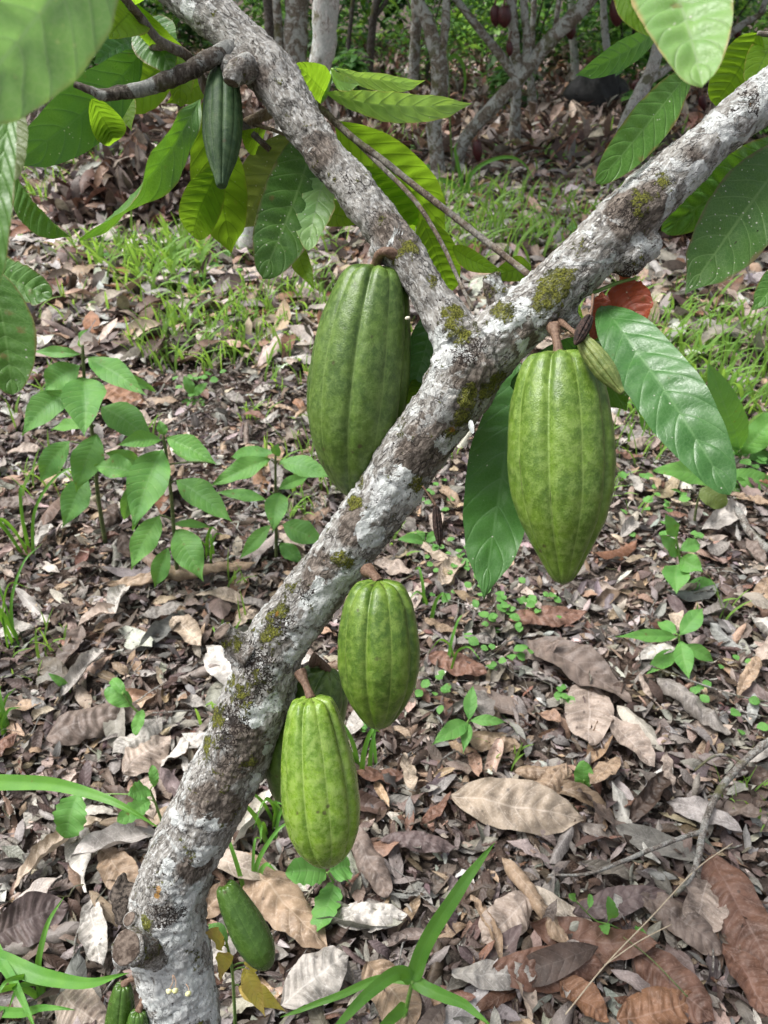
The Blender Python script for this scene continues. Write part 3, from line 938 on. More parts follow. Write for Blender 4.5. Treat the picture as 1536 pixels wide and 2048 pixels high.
t9 = twig(tree, [(1650, 40, .86, 8), (1590, 60, .86, 7), (1540, 68, .86, 6), (1515, 66, .86, 4)], n=20)
t10 = twig(tree, [(1540, 200, .80, 9), (1620, 250, .84, 8), (1590, 285, .84, 7), (1565, 300, .84, 5)], n=14)
t11 = twig(tree, [(1850, -110, .87, 12), (1620, -210, .78, 11), (1400, -160, .70, 9), (1360, -60, .72, 8), (1345, 40, .76, 7), (1365, 110, .78, 6), (1378, 148, .78, 4)], n=24)
t12 = twig(tree, [(100, -260, .95, 14), (-150, -220, .8, 13), (-330, 100, .6, 11), (-260, 380, .5, 9), (-140, 480, .55, 8), (-50, 530, .6, 6), (-20, 542, .62, 4)], n=24)
t13 = twig(tree, [(120, -250, .94, 14), (280, -420, .62, 12), (420, -420, .4, 9), (360, -300, .35, 8), (300, -215, .33, 5)], n=14)

# left cluster
leaf(t13, (262, -215, .33), (-130, 240, .30), 108, -22, 'leafnear', fold=.2, bend=.06, quilt=.11, nveins=7, label='large blurred pale leaf nearest the lens')
leaf(t12, (30, 190, .42), (-8, 600, .40), 26, 20, 'leaf', fold=.2)
leaf(t2, (285, 92, .90), (20, 338, .84), 54, -24, 'leafsky', bend=.08, fold=.14, quilt=.03)
leaf(t12, (20, 205, .52), (28, 362, .5), 36, 10, 'leafolive', kind='blunt')
leaf(t12, (28, 340, .66), (142, 476, .68), 22, 62, 'leaf', fold=.5)
leaf(t1, (186, 196, .83), (226, 286, .90), 32, -10, 'leafthin', kind='blunt', fold=.25)
leaf(t2, (345, 100, .88), (222, 214, .98), 48, 14, 'leafthin', quilt=.045, bend=-.05, fold=.1)
leaf(t2, (262, 20, .80), (222, 78, .74), 46, 5, 'leafthin', kind='oval')
leaf(t2, (268, 10, .84), (235, -60, .74), 40, 5, 'leafthin', kind='oval')
leaf(t2, (278, 8, .80), (375, 112, .90), 24, 45, 'leafthin', fold=.3, kind='lance')
leaf(t2, (290, 40, .88), (345, 150, .86), 48, 10, 'leaf', kind='oval')
leaf(t2, (352, 92, .95), (362, 214, .90), 28, -10, 'leafthin', kind='blunt')
leaf(t2, (300, 62, .97), (190, 130, .92), 34, 10, 'leafsky')
leaf(t1, (250, 190, .95), (262, 262, .92), 24, 15, 'leafthin', kind='sap')
leaf(t2, (410, 170, .97), (330, 205, .93), 26, 10, 'leafthin', kind='sap')
leaf(t2, (400, 200, .80), (160, 482, .74), 40, -30, 'leaf', twist=1.9, bend=.08, fold=.3, wave=.18, quilt=.07, label='long twisted leaf hanging in a curl')
leaf(t2, (400, 205, .88), (468, 504, 1.0), 54, 8, 'leafthin', bend=-.03, fold=.16, quilt=.045, wave=.12)
leaf(t2, (440, 330, .90), (388, 474, 1.0), 40, 12, 'leafthin', kind='blunt')
leaf(t3, (600, 262, .90), (478, 458, 1.02), 54, -5, 'leafolive', bend=-.04, fold=.14, quilt=.07)
leaf(t3, (522, 285, .95), (480, 262, .87), 28, 0, 'leafthin', kind='oval')
leaf(t3, (625, 265, .92), (528, 558, .84), 62, -10, 'leafold', bend=.05, fold=.10, quilt=.07, kind='blunt', label='dark leaf flecked with white specks')
leaf(t4, (662, 318, .92), (620, 502, .86), 36, 15, 'leafpale', kind='blunt', ragged=.12)
leaf(t4, (640, 420, .98), (725, 445, .9), 26, -10, 'leafthin', kind='oval')
leaf(t3, (598, 478, .90), (628, 582, .86), 15, 45, 'leafthin', twist=1.8, kind='lance')
# right of the smoother limb
leaf(t6, (650, 190, .96), (592, 126, .86), 34, 20, 'leafthin', kind='oval')
leaf(t6, (654, 188, .93), (944, 204, .80), 27, 38, 'leafpale', bend=.06, fold=.16, quilt=.11, label='pale quilted leaf reaching out level')
leaf(t6, (668, 136, .95), (850, 160, .86), 15, 52, 'leafpale', bend=.05, fold=.2)
leaf(t6, (664, 140, .95), (720, 170, .82), 14, 40, 'leafpale', bend=.05, fold=.2)
leaf(t4, (672, 236, .93), (888, 462, 1.04), 58, 14, 'leafthin', bend=-.03, fold=.10, quilt=.05)
leaf(t4, (700, 330, .95), (830, 470, 1.05), 48, 0, 'leafthin')
leaf(t5, (840, 440, .90), (905, 580, .97), 42, 0, 'leafthin', kind='blunt')
leaf(t5, (905, 494, .92), (1010, 545, .86), 20, 20, 'leafthin', kind='lance')
leaf(t4, (1062, 536, .92), (978, 552, .86), 24, 10, 'leafthin', kind='oval')
# around the fork and the big pod
leaf(tree, (870, 620, .86), (812, 805, .86), 38, -12, 'leafsky', kind='blunt')
leaf(tree, (870, 740, .88), (815, 815, .84), 24, 10, 'leafthin', kind='oval')
leaf(t7, (1030, 720, .93), (972, 1200, .81), 70, -12, 'leafsky', bend=.06, fold=.08, quilt=.06, wave=.1, ragged=.05, label='broad drip tipped leaf behind the biggest pod')
leaf(t7, (1206, 610, .80), (1456, 992, .67), 64, -16, 'leafsky', bend=.09, fold=.14, quilt=.06, ragged=.03, kind='blunt', label='long smooth leaf with sharp herringbone veins')
leaf(t8, (1246, 556, .82), (1288, 668, .78), 36, 10, 'leafred', kind='cacao', ragged=.12, crumple=.35, wave=.2, fold=.3, label='red young leaf full of holes')
leaf(t8, (1208, 582, .84), (1180, 692, .82), 24, -20, 'leafred', kind='sap', ragged=.1, crumple=.3, label='narrower red young leaf tucked behind')
leaf(t7, (1150, 650, .86), (1258, 818, .84), 48, 10, 'leaf')
leaf(t7, (1178, 660, .9), (1235, 740, .85), 30, 10, 'leafthin', kind='oval')
leaf(t7, (1160, 690, .86), (1020, 770, .82), 36, -30, 'leafsky', kind='blunt')
leaf(t7, (1110, 590, .9), (1165, 640, .85), 28, 10, 'leafthin', kind='oval')
# right cluster
leaf(t11, (1290, -110, .50), (1412, 172, .42), 82, -22, 'leafpale', bend=.05, fold=.28, quilt=.08, kind='blunt', label='pale folded leaf with a scorched tip')
leaf(t11, (1235, -60, .52), (1300, 70, .50), 26, 20, 'leafthin', kind='oval')
leaf(t11, (1325, 55, .80), (1152, 150, .78), 25, -30, 'leafsky', fold=.18)
leaf(t11, (1380, 148, .80), (1188, 364, .76), 42, -10, 'leaf', bend=.05, fold=.14, kind='blunt', quilt=.06)
leaf(t9, (1518, 66, .87), (1428, 210, .95), 46, 10, 'leafthin', kind='blunt', bend=-.03)
leaf(t9, (1545, 70, .92), (1500, 190, .84), 34, 0, 'leafthin')
leaf(t10, (1580, 280, .9), (1322, 464, .88), 52, -16, 'leaf', fold=.12, quilt=.12, kind='blunt', wave=.1)
leaf(t10, (1600, 285, .86), (1366, 584, .80), 74, -8, 'leafold', fold=.10, bend=.04, quilt=.05, label='large dark leaf with a few ragged holes')
leaf(t10, (1590, 520, .84), (1502, 620, .80), 30, 0, 'leaf')
twig(t10, [(1590, 290, .85, 5), (1620, 400, .85, 5), (1592, 518, .84, 4)], n=14)
# far left low leaves
leaf(t12, (-22, 540, .62), (28, 790, .60), 56, -8, 'leaf', kind='blunt', fold=.14, bend=.04)
leaf(t12, (-30, 540, .68), (104, 590, .66), 42, -5, 'leaf', kind='blunt', ragged=.15)

# ------------------------------------------------------------------ pods
PROFS = {
    'long': [(0, .0), (.004, .38), (.015, .52), (.05, .64), (.14, .78), (.25, .90), (.38, .98), (.5, 1.0), (.62, .98), (.74, .88), (.85, .68), (.93, .44), (.975, .22), (1, .0)],
    'beak': [(0, .0), (.004, .40), (.015, .56), (.05, .69), (.12, .81), (.22, .92), (.36, .99), (.48, 1.0), (.6, .95), (.72, .80), (.82, .59), (.90, .40), (.95, .28), (.982, .17), (1, .0)],
    'oval': [(0, .0), (.005, .34), (.02, .52), (.06, .66), (.16, .84), (.3, .95), (.45, 1.0), (.58, .98), (.7, .88), (.82, .68), (.91, .46), (.965, .28), (1, .0)],
    'club': [(0, .0), (.005, .40), (.02, .53), (.07, .64), (.2, .80), (.35, .92), (.5, 1.0), (.65, 1.0), (.78, .92), (.88, .74), (.95, .48), (.985, .26), (1, .0)],
    'slim': [(0, .0), (.01, .35), (.05, .58), (.15, .8), (.3, .95), (.45, 1.0), (.6, .96), (.75, .76), (.86, .5), (.92, .36), (.96, .3), (.985, .24), (1, .0)],
}


def pod_geo(A, B, hw, prof='long', phase=0.0, groove=.05, nT=110, nA=180, bendv=(0, 0, 0), seed=0, face=None):
    pr = np.array(PROFS[prof])
    t = np.linspace(0, 1, nT) ** 1.0
    t = .5 - .5 * np.cos(PI * t)
    r = np.interp(t, pr[:, 0], pr[:, 1])
    for _ in range(3):
        r[1:-1] = (r[:-2] + 2 * r[1:-1] + r[2:]) / 4
    r[0] = r[-1] = .004
    th = np.linspace(0, 2 * PI, nA + 1)
    T, TH = np.meshgrid(t, th, indexing='ij')
    g = 1 - np.abs(np.sin(5 * (TH + phase)))
    alt = .75 + .35 * np.cos(5 * (TH + phase))
    amp = groove * (1 + 1.3 * np.clip(1 - T / .16, 0, 1) + .4 * np.clip((T - .8) / .2, 0, 1)) * alt
    lumps = fbm(np.stack([np.cos(TH) * 1.6 + seed, np.sin(TH) * 1.6, T * 4], -1), 3)
    fine = fbm(np.stack([np.cos(TH) * 9 + seed, np.sin(TH) * 9, T * 22], -1), 2)
    rr = r[:, None] * (1 - amp * g ** 1.55 + .03 * lumps + .008 * fine)
    L = np.linalg.norm(B - A)
    y = (B - A) / L
    x = norm(CAM - A)
    x = norm(x - y * np.dot(x, y))
    z = np.cross(x, y)
    c = A + (B - A) * T[..., None] + np.array(bendv) * (4 * T * (1 - T))[..., None]
    # shoulder: furrows dip the top rim a little
    V = c + hw * rr[..., None] * (np.cos(TH)[..., None] * x + np.sin(TH)[..., None] * z)
    V = V + y * (np.clip(1 - T / .05, 0, 1) * .07 * hw * g * np.clip(rr * 2.5, 0, 1))[..., None]
    i = np.arange(nT - 1)[:, None] * (nA + 1) + np.arange(nA)[None]
    F = np.stack([i, i + 1, i + nA + 2, i + nA + 1], -1).reshape(-1, 4)
    U = np.stack([(TH + phase) / (2 * PI), T], -1).reshape(-1, 2)
    return V.reshape(-1, 3), F, U


def pod(top, tip, hwpx, mat, stalk, label, prof='long', phase=0.0, group='cacao pods on the leaning tree', srad=9, **kw):
    A, B = P(*top), P(*tip)
    o = thing('cacao_pod', label, 'cacao pod', A, group)
    d = (top[2] + tip[2]) / 2
    part('husk', pod_geo(A, B, hwpx * d / FPX, prof, phase, **kw), M[mat], o)
    if stalk:
        st = [P(*s) for s in stalk] + [A + (B - A) * .012]
        rr = srad * top[2] / FPX
        part('stalk', tub(st, [rr * 1.75, rr * 1.0] + [rr * 1.0] * (len(st) - 3) + [rr * 1.25], 20, 12, .18, 3), M['stalk'], o)
    return o


pod((752, 530, .815), (704, 998, .875), 101, 'pod', [(800, 515, .80), (772, 503, .79), (757, 512, .80)],
    'large dark green pod hanging behind the trunk below the smoother limb', 'long', .12, bendv=(-.006, 0, 0), groove=.085)
pod((1116, 703, .745), (1126, 1170, .755), 107, 'pod3', [(1108, 655, .765), (1111, 672, .755), (1115, 690, .748)],
    'biggest light green pod with a beaked tip, hanging free under the whitish limb', 'beak', .22, groove=.10, srad=9)
pod((757, 1160, .805), (757, 1460, .82), 84, 'pod2', [(735, 1140, .825), (748, 1150, .81)],
    'rounded green pod with a dark cracked seam, hanging from mid trunk', 'oval', .31, groove=.105)
pod((622, 1394, .845), (655, 1734, .845), 78, 'podbright', [(600, 1345, .865), (612, 1370, .855)],
    'shiny yellowish green pod hanging lowest in front of the trunk pods', 'club', .45, groove=.095, srad=8)
pod((655, 1338, .93), (560, 1605, .95), 72, 'pod', [(625, 1320, .92), (640, 1325, .925)],
    'dull dark pod mostly hidden behind the shiny yellowish pod', 'oval', .2)
pod((448, 1768, .92), (538, 1938, .92), 36, 'podyoung', [(425, 1738, .935), (436, 1748, .925), (445, 1758, .92)],
    'small dark glossy pod slanting out near the trunk foot', 'club', .1, groove=.03, srad=6)
pod((246, 1968, .96), (236, 2100, .97), 29, 'podyoung', [(275, 1955, .965), (262, 1958, .96)],
    'small glossy pod under the sawn stub, farther from the trunk foot', 'club', .1, groove=.06, srad=6)
pod((276, 2022, .945), (272, 2150, .95), 28, 'podyoung', [(290, 1985, .955), (285, 2003, .95)],
    'small glossy pod cut by the lower frame, against the trunk foot', 'club', .3, groove=.06, srad=6)
pod((447, 128, .86), (443, 377, .83), 40, 'poddull', [(470, 118, .85), (455, 118, .855)],
    'slim dull dark green pod with a long beak, hung under the smoother limb', 'slim', .0, groove=.11, srad=7)
pod((1160, 674, .705), (1246, 788, .69), 23, 'podcher', [(1118, 642, .775), (1138, 656, .735)],
    'stunted yellowish ribbed young pod beside the biggest pod', 'slim', .1, groove=.16, srad=5)
# withered ones
A, B = P(1180, 632, .71), P(1150, 690, .69)
wp = thing('withered_pod', 'black shrivelled pod stuck to the stunted yellowish young pod', 'withered pod', A)
part('husk', pod_geo(A, B, 13 * .74 / FPX, 'oval', 0, .3, 40, 60), M['drypod'], wp)
part('stalk', tub([P(1186, 590, .755), P(1184, 615, .735), A], [.0016, .0013, .0018], 14, 8, .2), M['stalk'], wp)
A, B = P(872, 1012, .80), P(879, 1092, .80)
wp = thing('withered_pod', 'tiny dark dried pod dangling on a thread below the mossy bark', 'withered pod', A)
part('husk', pod_geo(A, B, 10 * .8 / FPX, 'oval', 0, .3, 40, 60), M['drypod'], wp)
part('stalk', tub([P(845, 972, .80), P(858, 990, .80), A], [.0012, .001, .0016], 14, 8, .2), M['stalk'], wp)
A = P(815, 636, .775)
t_ = np.linspace(-.98, .98, 9)
solo('insect_egg', tub([A + np.array([.0026 * x, 0, .0008 * x]) for x in t_], .0017 * np.sqrt(1 - t_ ** 2), 14, 10), M['egg'],
     'tiny cream egg stuck to the edge of the large dark green pod', 'egg')
#PLANTS#
# ------------------------------------------------------------------ dead leaves
DEADCOL = {'pale grey': (.43, .395, .355), 'pale tan': (.43, .345, .26), 'tan': (.36, .255, .17), 'pinkish beige': (.42, .335, .275), 'mauve brown': (.19, .145, .12),
           'russet': (.19, .10, .068), 'dark brown': (.09, .06, .045), 'grey': (.235, .21, .187), 'orange brown': (.28, .145, .08), 'bleached white': (.52, .485, .44),
           'purplish': (.125, .09, .085)}
DC = {k: np.array(v) for k, v in DEADCOL.items()}
lrng = np.random.default_rng(11)


def dead_template(k, nv, nu, frag=False):
    """leaf of unit length centred on the origin"""
    r = np.random.default_rng(100 + k)
    hw = r.uniform(.12, .19) if not frag else r.uniform(.09, .22)
    kind = ['cacao', 'oval', 'blunt', 'cacao', 'lance'][k % 5]
    V, F, U = leaf_local(1.0, hw, nv=nv, nu=nu, kind=kind, fold=r.uniform(-.2, .45), bend=r.uniform(-.14, .2), quilt=.10 if not frag else 0.05,
                         wave=r.uniform(.05, .28), curl=r.uniform(-1.5, 1.9) if k % 3 else r.uniform(-.5, .6), twist=r.uniform(-1.3, 1.3), seed=k * 1.91 + .3,
                         ragged=.06 if not frag else .14, crumple=r.uniform(.15, .5) if not frag else r.uniform(.3, .9), nveins=8)
    V = V - np.array([0, .5, 0])
    V[:, 2] -= np.median(V[:, 2])
    return V, F, U, hw


TBIG = [dead_template(k, 40, 12) for k in range(22)]
TMID = [dead_template(k + 40, 14, 6) for k in range(20)]
TFRAG = [dead_template(k + 80, 5, 3, True) for k in range(24)]
TFAR = [dead_template(k + 120, 6, 2) for k in range(16)]
TFAR2 = [dead_template(k + 150, 3, 2) for k in range(12)]


def rotm(yaw, pitch, roll):
    cy, sy, cp, sp, cr, sr = np.cos(yaw), np.sin(yaw), np.cos(pitch), np.sin(pitch), np.cos(roll), np.sin(roll)
    o, z = np.ones_like(yaw), np.zeros_like(yaw)
    Rz = np.stack([np.stack([cy, -sy, z], -1), np.stack([sy, cy, z], -1), np.stack([z, z, o], -1)], -2)
    Rx = np.stack([np.stack([o, z, z], -1), np.stack([z, cp, -sp], -1), np.stack([z, sp, cp], -1)], -2)
    Ry = np.stack([np.stack([cr, z, sr], -1), np.stack([z, o, z], -1), np.stack([-sr, z, cr], -1)], -2)
    return Rz @ Rx @ Ry


def palette(n, wts, jit=.18):
    ks = list(wts)
    w_ = np.array([wts[k] for k in ks], float)
    idx = lrng.choice(len(ks), n, p=w_ / w_.sum())
    c = np.array([DC[k] for k in ks])[idx]
    c = c * (1 + lrng.normal(0, jit, (n, 1))) * (1 + lrng.normal(0, .05, (n, 3)))
    return np.clip(c, .01, .8)


def scatter(temps, xy, size, tilt, lift, cols, out):
    """bake instances into one list of arrays"""
    n = len(xy)
    tk = lrng.integers(0, len(temps), n)
    R = rotm(lrng.uniform(0, 2 * PI, n), lrng.normal(0, tilt, n), lrng.normal(0, tilt, n) + (lrng.random(n) < .4) * PI)
    for k, (V, F, U, hw) in enumerate(temps):
        ii = np.nonzero(tk == k)[0]
        if not len(ii): continue
        W = np.einsum('nij,vj->nvi', R[ii], V) * size[ii, None, None]
        zmin = np.percentile(W[:, :, 2], 12, axis=1)
        W[:, :, 2] += (gz(xy[ii, 0], xy[ii, 1]) - zmin + lift[ii])[:, None]
        W[:, :, 0] += xy[ii, 0][:, None]
        W[:, :, 1] += xy[ii, 1][:, None]
        nvt = len(V)
        out.append((W.reshape(-1, 3), (F[None] + (np.arange(len(ii)) * nvt)[:, None, None]).reshape(-1, 4), np.tile(U, (len(ii), 1)),
                    np.repeat(np.column_stack([cols[ii], np.ones(len(ii))]), nvt, 0)))


def wedge(n, y0, y1, pw=1.0):
    """random ground points inside the view wedge plus a margin for other viewpoints"""
    y = y0 + (y1 - y0) * lrng.random(n) ** pw
    half = (.61 * np.hypot(y, 1.0) + .45) * 1.0 + .10 * y
    x = (lrng.random(n) * 2 - 1) * half
    return np.column_stack([x, y])


LIT = []
NEARW = {'grey': 5, 'dark brown': 3.2, 'pale grey': .9, 'pinkish beige': .5, 'tan': 1.1, 'mauve brown': 2.4, 'russet': .4, 'bleached white': .12, 'purplish': 1.3}
MATW = {'grey': 2.5, 'pale grey': 1.6, 'pinkish beige': 1.6, 'tan': 2, 'mauve brown': 2.2, 'russet': .6, 'dark brown': 1, 'bleached white': .3}
MIDW = {'grey': 2, 'dark brown': 1.6, 'pale grey': 2.2, 'pinkish beige': 2.4, 'tan': 1.8, 'mauve brown': 1.3, 'russet': 1.0, 'bleached white': 1.2, 'orange brown': .5}
FARW = {'mauve brown': 2.2, 'russet': 2.2, 'dark brown': 2, 'pinkish beige': 1.6, 'tan': 1, 'grey': 1.2, 'orange brown': .5, 'pale grey': .6}
n = 46000
xy = wedge(n, .15, 3.3)
scatter(TFRAG, xy, lrng.uniform(.014, .032, n) + .045 * lrng.random(n) ** 2.5, .32, lrng.uniform(-.004, .010, n), palette(n, NEARW, .22), LIT)
n = 1700
xy = wedge(n, .15, 3.3)
scatter(TMID, xy, lrng.uniform(.05, .11, n), .26, lrng.uniform(0, .012, n), palette(n, MATW, .2), LIT)
n = 300
xy = wedge(n, .2, 3.3)
xy = xy[np.hypot(xy[:, 0] - .1, xy[:, 1] - .9) > .1]
n = len(xy)
scatter(TMID, xy, lrng.uniform(.12, .18, n), .18, lrng.uniform(.008, .022, n), palette(n, MIDW, .2), LIT)
n = 18000
xy = wedge(n, 3.2, 7.2)
scatter(TFAR2, xy, lrng.uniform(.05, .12, n), .36, lrng.uniform(0, .014, n), palette(n, MIDW, .25), LIT)
n = 6700
xy = wedge(n, 3.0, 7.2)
scatter(TFAR, xy, lrng.uniform(.12, .24, n), .26, lrng.uniform(.004, .026, n), palette(n, MIDW, .22), LIT)
n = 18500
xy = wedge(n, 7, 19)
scatter(TFAR2, xy, lrng.uniform(.13, .28, n), .45, lrng.uniform(0, .04, n), palette(n, FARW, .25), LIT)


def cat4(parts):
    o, Vs, Fs, Us, Cs = 0, [], [], [], []
    for V, F, U, C in parts:
        Vs.append(V); Fs.append(F + o); Us.append(U); Cs.append(C)
        o += len(V)
    return np.concatenate(Vs), np.concatenate(Fs), np.concatenate(Us), np.concatenate(Cs)


V, F, U, C = cat4(LIT)
o = D.objects.new('leaf_litter', mesh_np('leaf_litter', V, F, U, {'col': ('FLOAT_COLOR', C)}))
o.data.materials.append(M['litter'])
COL.objects.link(o)
o['kind'] = 'stuff'
o['label'] = 'dense bed of broken brown and grey dead leaves over the soil'

# thin twigs and rootlets lying in the litter
tw = []
for k in range(420):
    x, y = wedge(1, .25, 3.2)[0]
    L, a = lrng.uniform(.04, .22), lrng.uniform(0, PI)
    pts = []
    for s in np.linspace(-.5, .5, 5):
        px_, py_ = x + L * s * math.cos(a) + lrng.normal(0, L * .04), y + L * s * math.sin(a) + lrng.normal(0, L * .04)
        pts.append([px_, py_, gz(px_, py_) + .012 + lrng.uniform(-.004, .018)])
    r0 = lrng.uniform(.0006, .0022)
    tw.append(tub(pts, [r0, r0, r0 * .9, r0 * .8, r0 * .5], 8, 5, .2, k))
V, F, U = cat(tw)
o = D.objects.new('twig_litter', mesh_np('twig_litter', V, F, U))
o.data.materials.append(M['stick'])
COL.objects.link(o)
o['kind'] = 'stuff'
o['label'] = 'scattered thin twigs and rootlets among the dead leaves'

# --- single large dead leaves -------------------------------------------------
DG = 'large dead leaves on the ground'
bigmesh = []
for k, (V, F, U, hw) in enumerate(TBIG):
    me = mesh_np('fallen_leaf', V, F, U)
    me.materials.append(M['dead'])
    bigmesh.append((me, V, hw))
HERO_XY = []


def dead_obj(me, loc, R, L, wx, color, label, group):
    o = D.objects.new('fallen_leaf', me)
    COL.objects.link(o)
    m = Matrix(R.tolist()).to_4x4() @ Matrix.Diagonal((L * wx, L, L, 1))
    m.translation = Vector(loc)
    o.matrix_world = m
    o.color = (*np.clip(color, 0, 1), 1)
    return tag(o, label, 'dead leaf', group)


# u0,v0 (base)  u1,v1 (tip)  half width px, colour, template, lift, label
HEROES = [
    (478, 1712, 655, 1912, 46, 'tan', dict(curl=-.7, twist=.5, crumple=.25), 'long tan dead leaf with a wavy edge below the shiny yellowish pod'),
    (-10, 1880, 142, 1818, 42, 'purplish', dict(curl=.25, crumple=.1, fold=.05), 'flat purplish dead leaf with pinholes beside the sawn stub'),
    (25, 1778, 212, 1636, 26, 'pale tan', dict(curl=1.2, crumple=.3), 'pale tan folded dead leaf under the low grass blade'),
    (980, 1952, 1200, 1950, 36, 'russet', dict(curl=-.6, crumple=.15), 'russet leathery dead leaf with a torn hole, crossed by straw'),
    (1000, 1728, 1140, 1905, 30, 'tan', dict(curl=-1.6, twist=.9, crumple=.2), 'brown tan dead leaf rolled into a tube'),
    (1052, 1285, 1262, 1412, 42, 'mauve brown', dict(curl=.3, fold=.1, crumple=.12), 'big mauve brown dead leaf with parallel veins'),
    (898, 1592, 1165, 1655, 44, 'pale tan', dict(curl=-.4, fold=.3, crumple=.2), 'broad pale tan dead leaf with strong ribs'),
    (1168, 1372, 1180, 1500, 50, 'pinkish beige', dict(curl=-.3, crumple=.1), 'orange pink oval dead leaf lying flat'),
    (1210, 1440, 1305, 1545, 28, 'pinkish beige', dict(curl=.6, crumple=.2), 'pinkish dead leaf beside the orange pink oval one'),
    (1312, 1368, 1450, 1490, 32, 'grey', dict(curl=-1.4, crumple=.3), 'grey brown curled dead leaf with a dark underside'),
    (1255, 1915, 1425, 2052, 44, 'russet', dict(curl=-.5, fold=.2, crumple=.2), 'russet ribbed dead leaf in the lower heap'),
    (1420, 1722, 1540, 1965, 56, 'russet', dict(curl=-.4, fold=.25, crumple=.15), 'largest russet dead leaf with a pale midrib'),
    (1438, 1900, 1535, 2050, 34, 'russet', dict(curl=.5, fold=.3, crumple=.25), 'narrow russet dead leaf with close ribs at the frame corner'),
    (1228, 2062, 1385, 2010, 40, 'orange brown', dict(curl=-.8, crumple=.2), 'orange brown ribbed dead leaf at the bottom edge'),
    (1112, 1972, 1210, 2060, 30, 'orange brown', dict(curl=.7, crumple=.3), 'pinkish orange dead leaf curling up by the straw'),
    (1272, 1802, 1440, 1915, 34, 'mauve brown', dict(curl=-.7, fold=.2, crumple=.25), 'brown crumpled dead leaf beneath the thin forked straw'),
    (1408, 1772, 1385, 1880, 44, 'pinkish beige', dict(curl=.35, fold=.15, crumple=.1), 'pale mauve pointed dead leaf below the forked stick'),
    (858, 1318, 972, 1356, 24, 'russet', dict(curl=-.5, crumple=.2), 'small reddish brown dead leaf right of the cracked pod'),
    (1015, 1250, 1170, 1236, 22, 'russet', dict(curl=-.5, crumple=.2), 'reddish dead leaf with frayed edge under the biggest pod'),
    (95, 1480, 285, 1430, 38, 'mauve brown', dict(curl=-.9, fold=.3, crumple=.3), 'large brown arched dead leaf near the heart shaped weed'),
    (348, 1245, 402, 1305, 26, 'pale tan', dict(curl=.9, crumple=.3), 'pale curled dead leaf left of the broken trunk knob'),
    (218, 1185, 515, 1135, 24, 'tan', dict(curl=-1.5, twist=.5, crumple=.3), 'long rolled brown dead leaf at the foot of the holed sapling'),
    (122, 1402, 212, 1308, 22, 'pale grey', dict(curl=1.3, crumple=.3), 'pale grey rolled dead leaf pointing at the saplings'),
    (195, 778, 285, 815, 26, 'orange brown', dict(curl=-.4, crumple=.2), 'bright red brown dead leaf behind the tallest sapling'),
    (182, 1800, 210, 1935, 28, 'bleached white', dict(curl=.8, crumple=.3), 'whitish cupped dead leaf leaning behind the sawn stub'),
    (1140, 1835, 1328, 1798, 24, 'purplish', dict(curl=-.3, crumple=.15), 'dark purplish dead leaf touching the forked stick'),
    (758, 1688, 912, 1702, 18, 'purplish', dict(curl=-.6, crumple=.25), 'dark purple leaf lying right of the shiny yellowish pod'),
    (1028, 1552, 1142, 1558, 20, 'tan', dict(curl=-1.2, crumple=.3), 'brown arched dead leaf above the broad ribbed one'),
    (1490, 1248, 1550, 1325, 24, 'bleached white', dict(curl=1.1, crumple=.3), 'white curled dead leaf at the edge beside the low shrubby weed'),
    (665, 1850, 815, 1838, 24, 'bleached white', dict(curl=-.5, crumple=.4), 'bleached white dead leaf by the long grass blade'),
    (560, 2010, 700, 1925, 42, 'pale grey', dict(curl=-.4, crumple=.3), 'big pale grey dead leaf beside the yellow seedling'),
    (735, 1940, 830, 2060, 42, 'tan', dict(curl=-.3, crumple=.2), 'dull tan dead leaf under the arching grass at the bottom'),
    (120, 1990, 215, 2060, 40, 'pinkish beige', dict(curl=.3, crumple=.15), 'pinkish beige dead leaf under the low left grass'),
    (500, 1395, 420, 1300, 34, 'bleached white', dict(curl=.4, crumple=.35), 'whitish broad dead leaf behind the trunk knob'),
    (330, 1445, 230, 1520, 30, 'pale grey', dict(curl=-.8, crumple=.35), 'greyish ragged dead leaf left of the dark liverwort patch'),
    (700, 1660, 780, 1800, 30, 'mauve brown', dict(curl=-.9, crumple=.3), 'brown drooping dead leaf tip under the bright pod'),
    (1400, 1075, 1485, 1035, 22, 'pale grey', dict(curl=.8, crumple=.4), 'pale crumpled leaf near the yellow speckled seedling'),
    (250, 1560, 340, 1480, 34, 'pinkish beige', dict(curl=-.5, crumple=.3), 'beige ribbed dead leaf behind the upper grass blade'),
    (1130, 1545, 1050, 1640, 34, 'tan', dict(curl=-1.0, twist=.6, crumple=.3), 'brown leaf standing on edge across the broad ribbed one'),
    (1255, 1650, 1330, 1560, 22, 'dark brown', dict(curl=1.2, crumple=.4), 'dark brown shrivelled leaf left of the stick fork'),
    (880, 1180, 920, 1120, 22, 'pale tan', dict(curl=.8, crumple=.3), 'pale tan small leaf under the dangling dried pod'),
    (1000, 1930, 940, 1800, 18, 'tan', dict(curl=1.5, crumple=.4), 'narrow rolled ochre leaf right of the long upright grass blade'),
    (1060, 1800, 960, 1900, 36, 'pinkish beige', dict(curl=-.3, crumple=.25), 'pinkish ribbed leaf under the rolled tube leaf'),
    (400, 1760, 470, 1690, 24, 'pinkish beige', dict(curl=-.4, crumple=.3), 'light leaf tucked behind the trunk below the bright pod'),
    (210, 1700, 270, 1800, 30, 'tan', dict(curl=.2, crumple=.2), 'brown pointed leaf above the upright dead bark flap'),
]
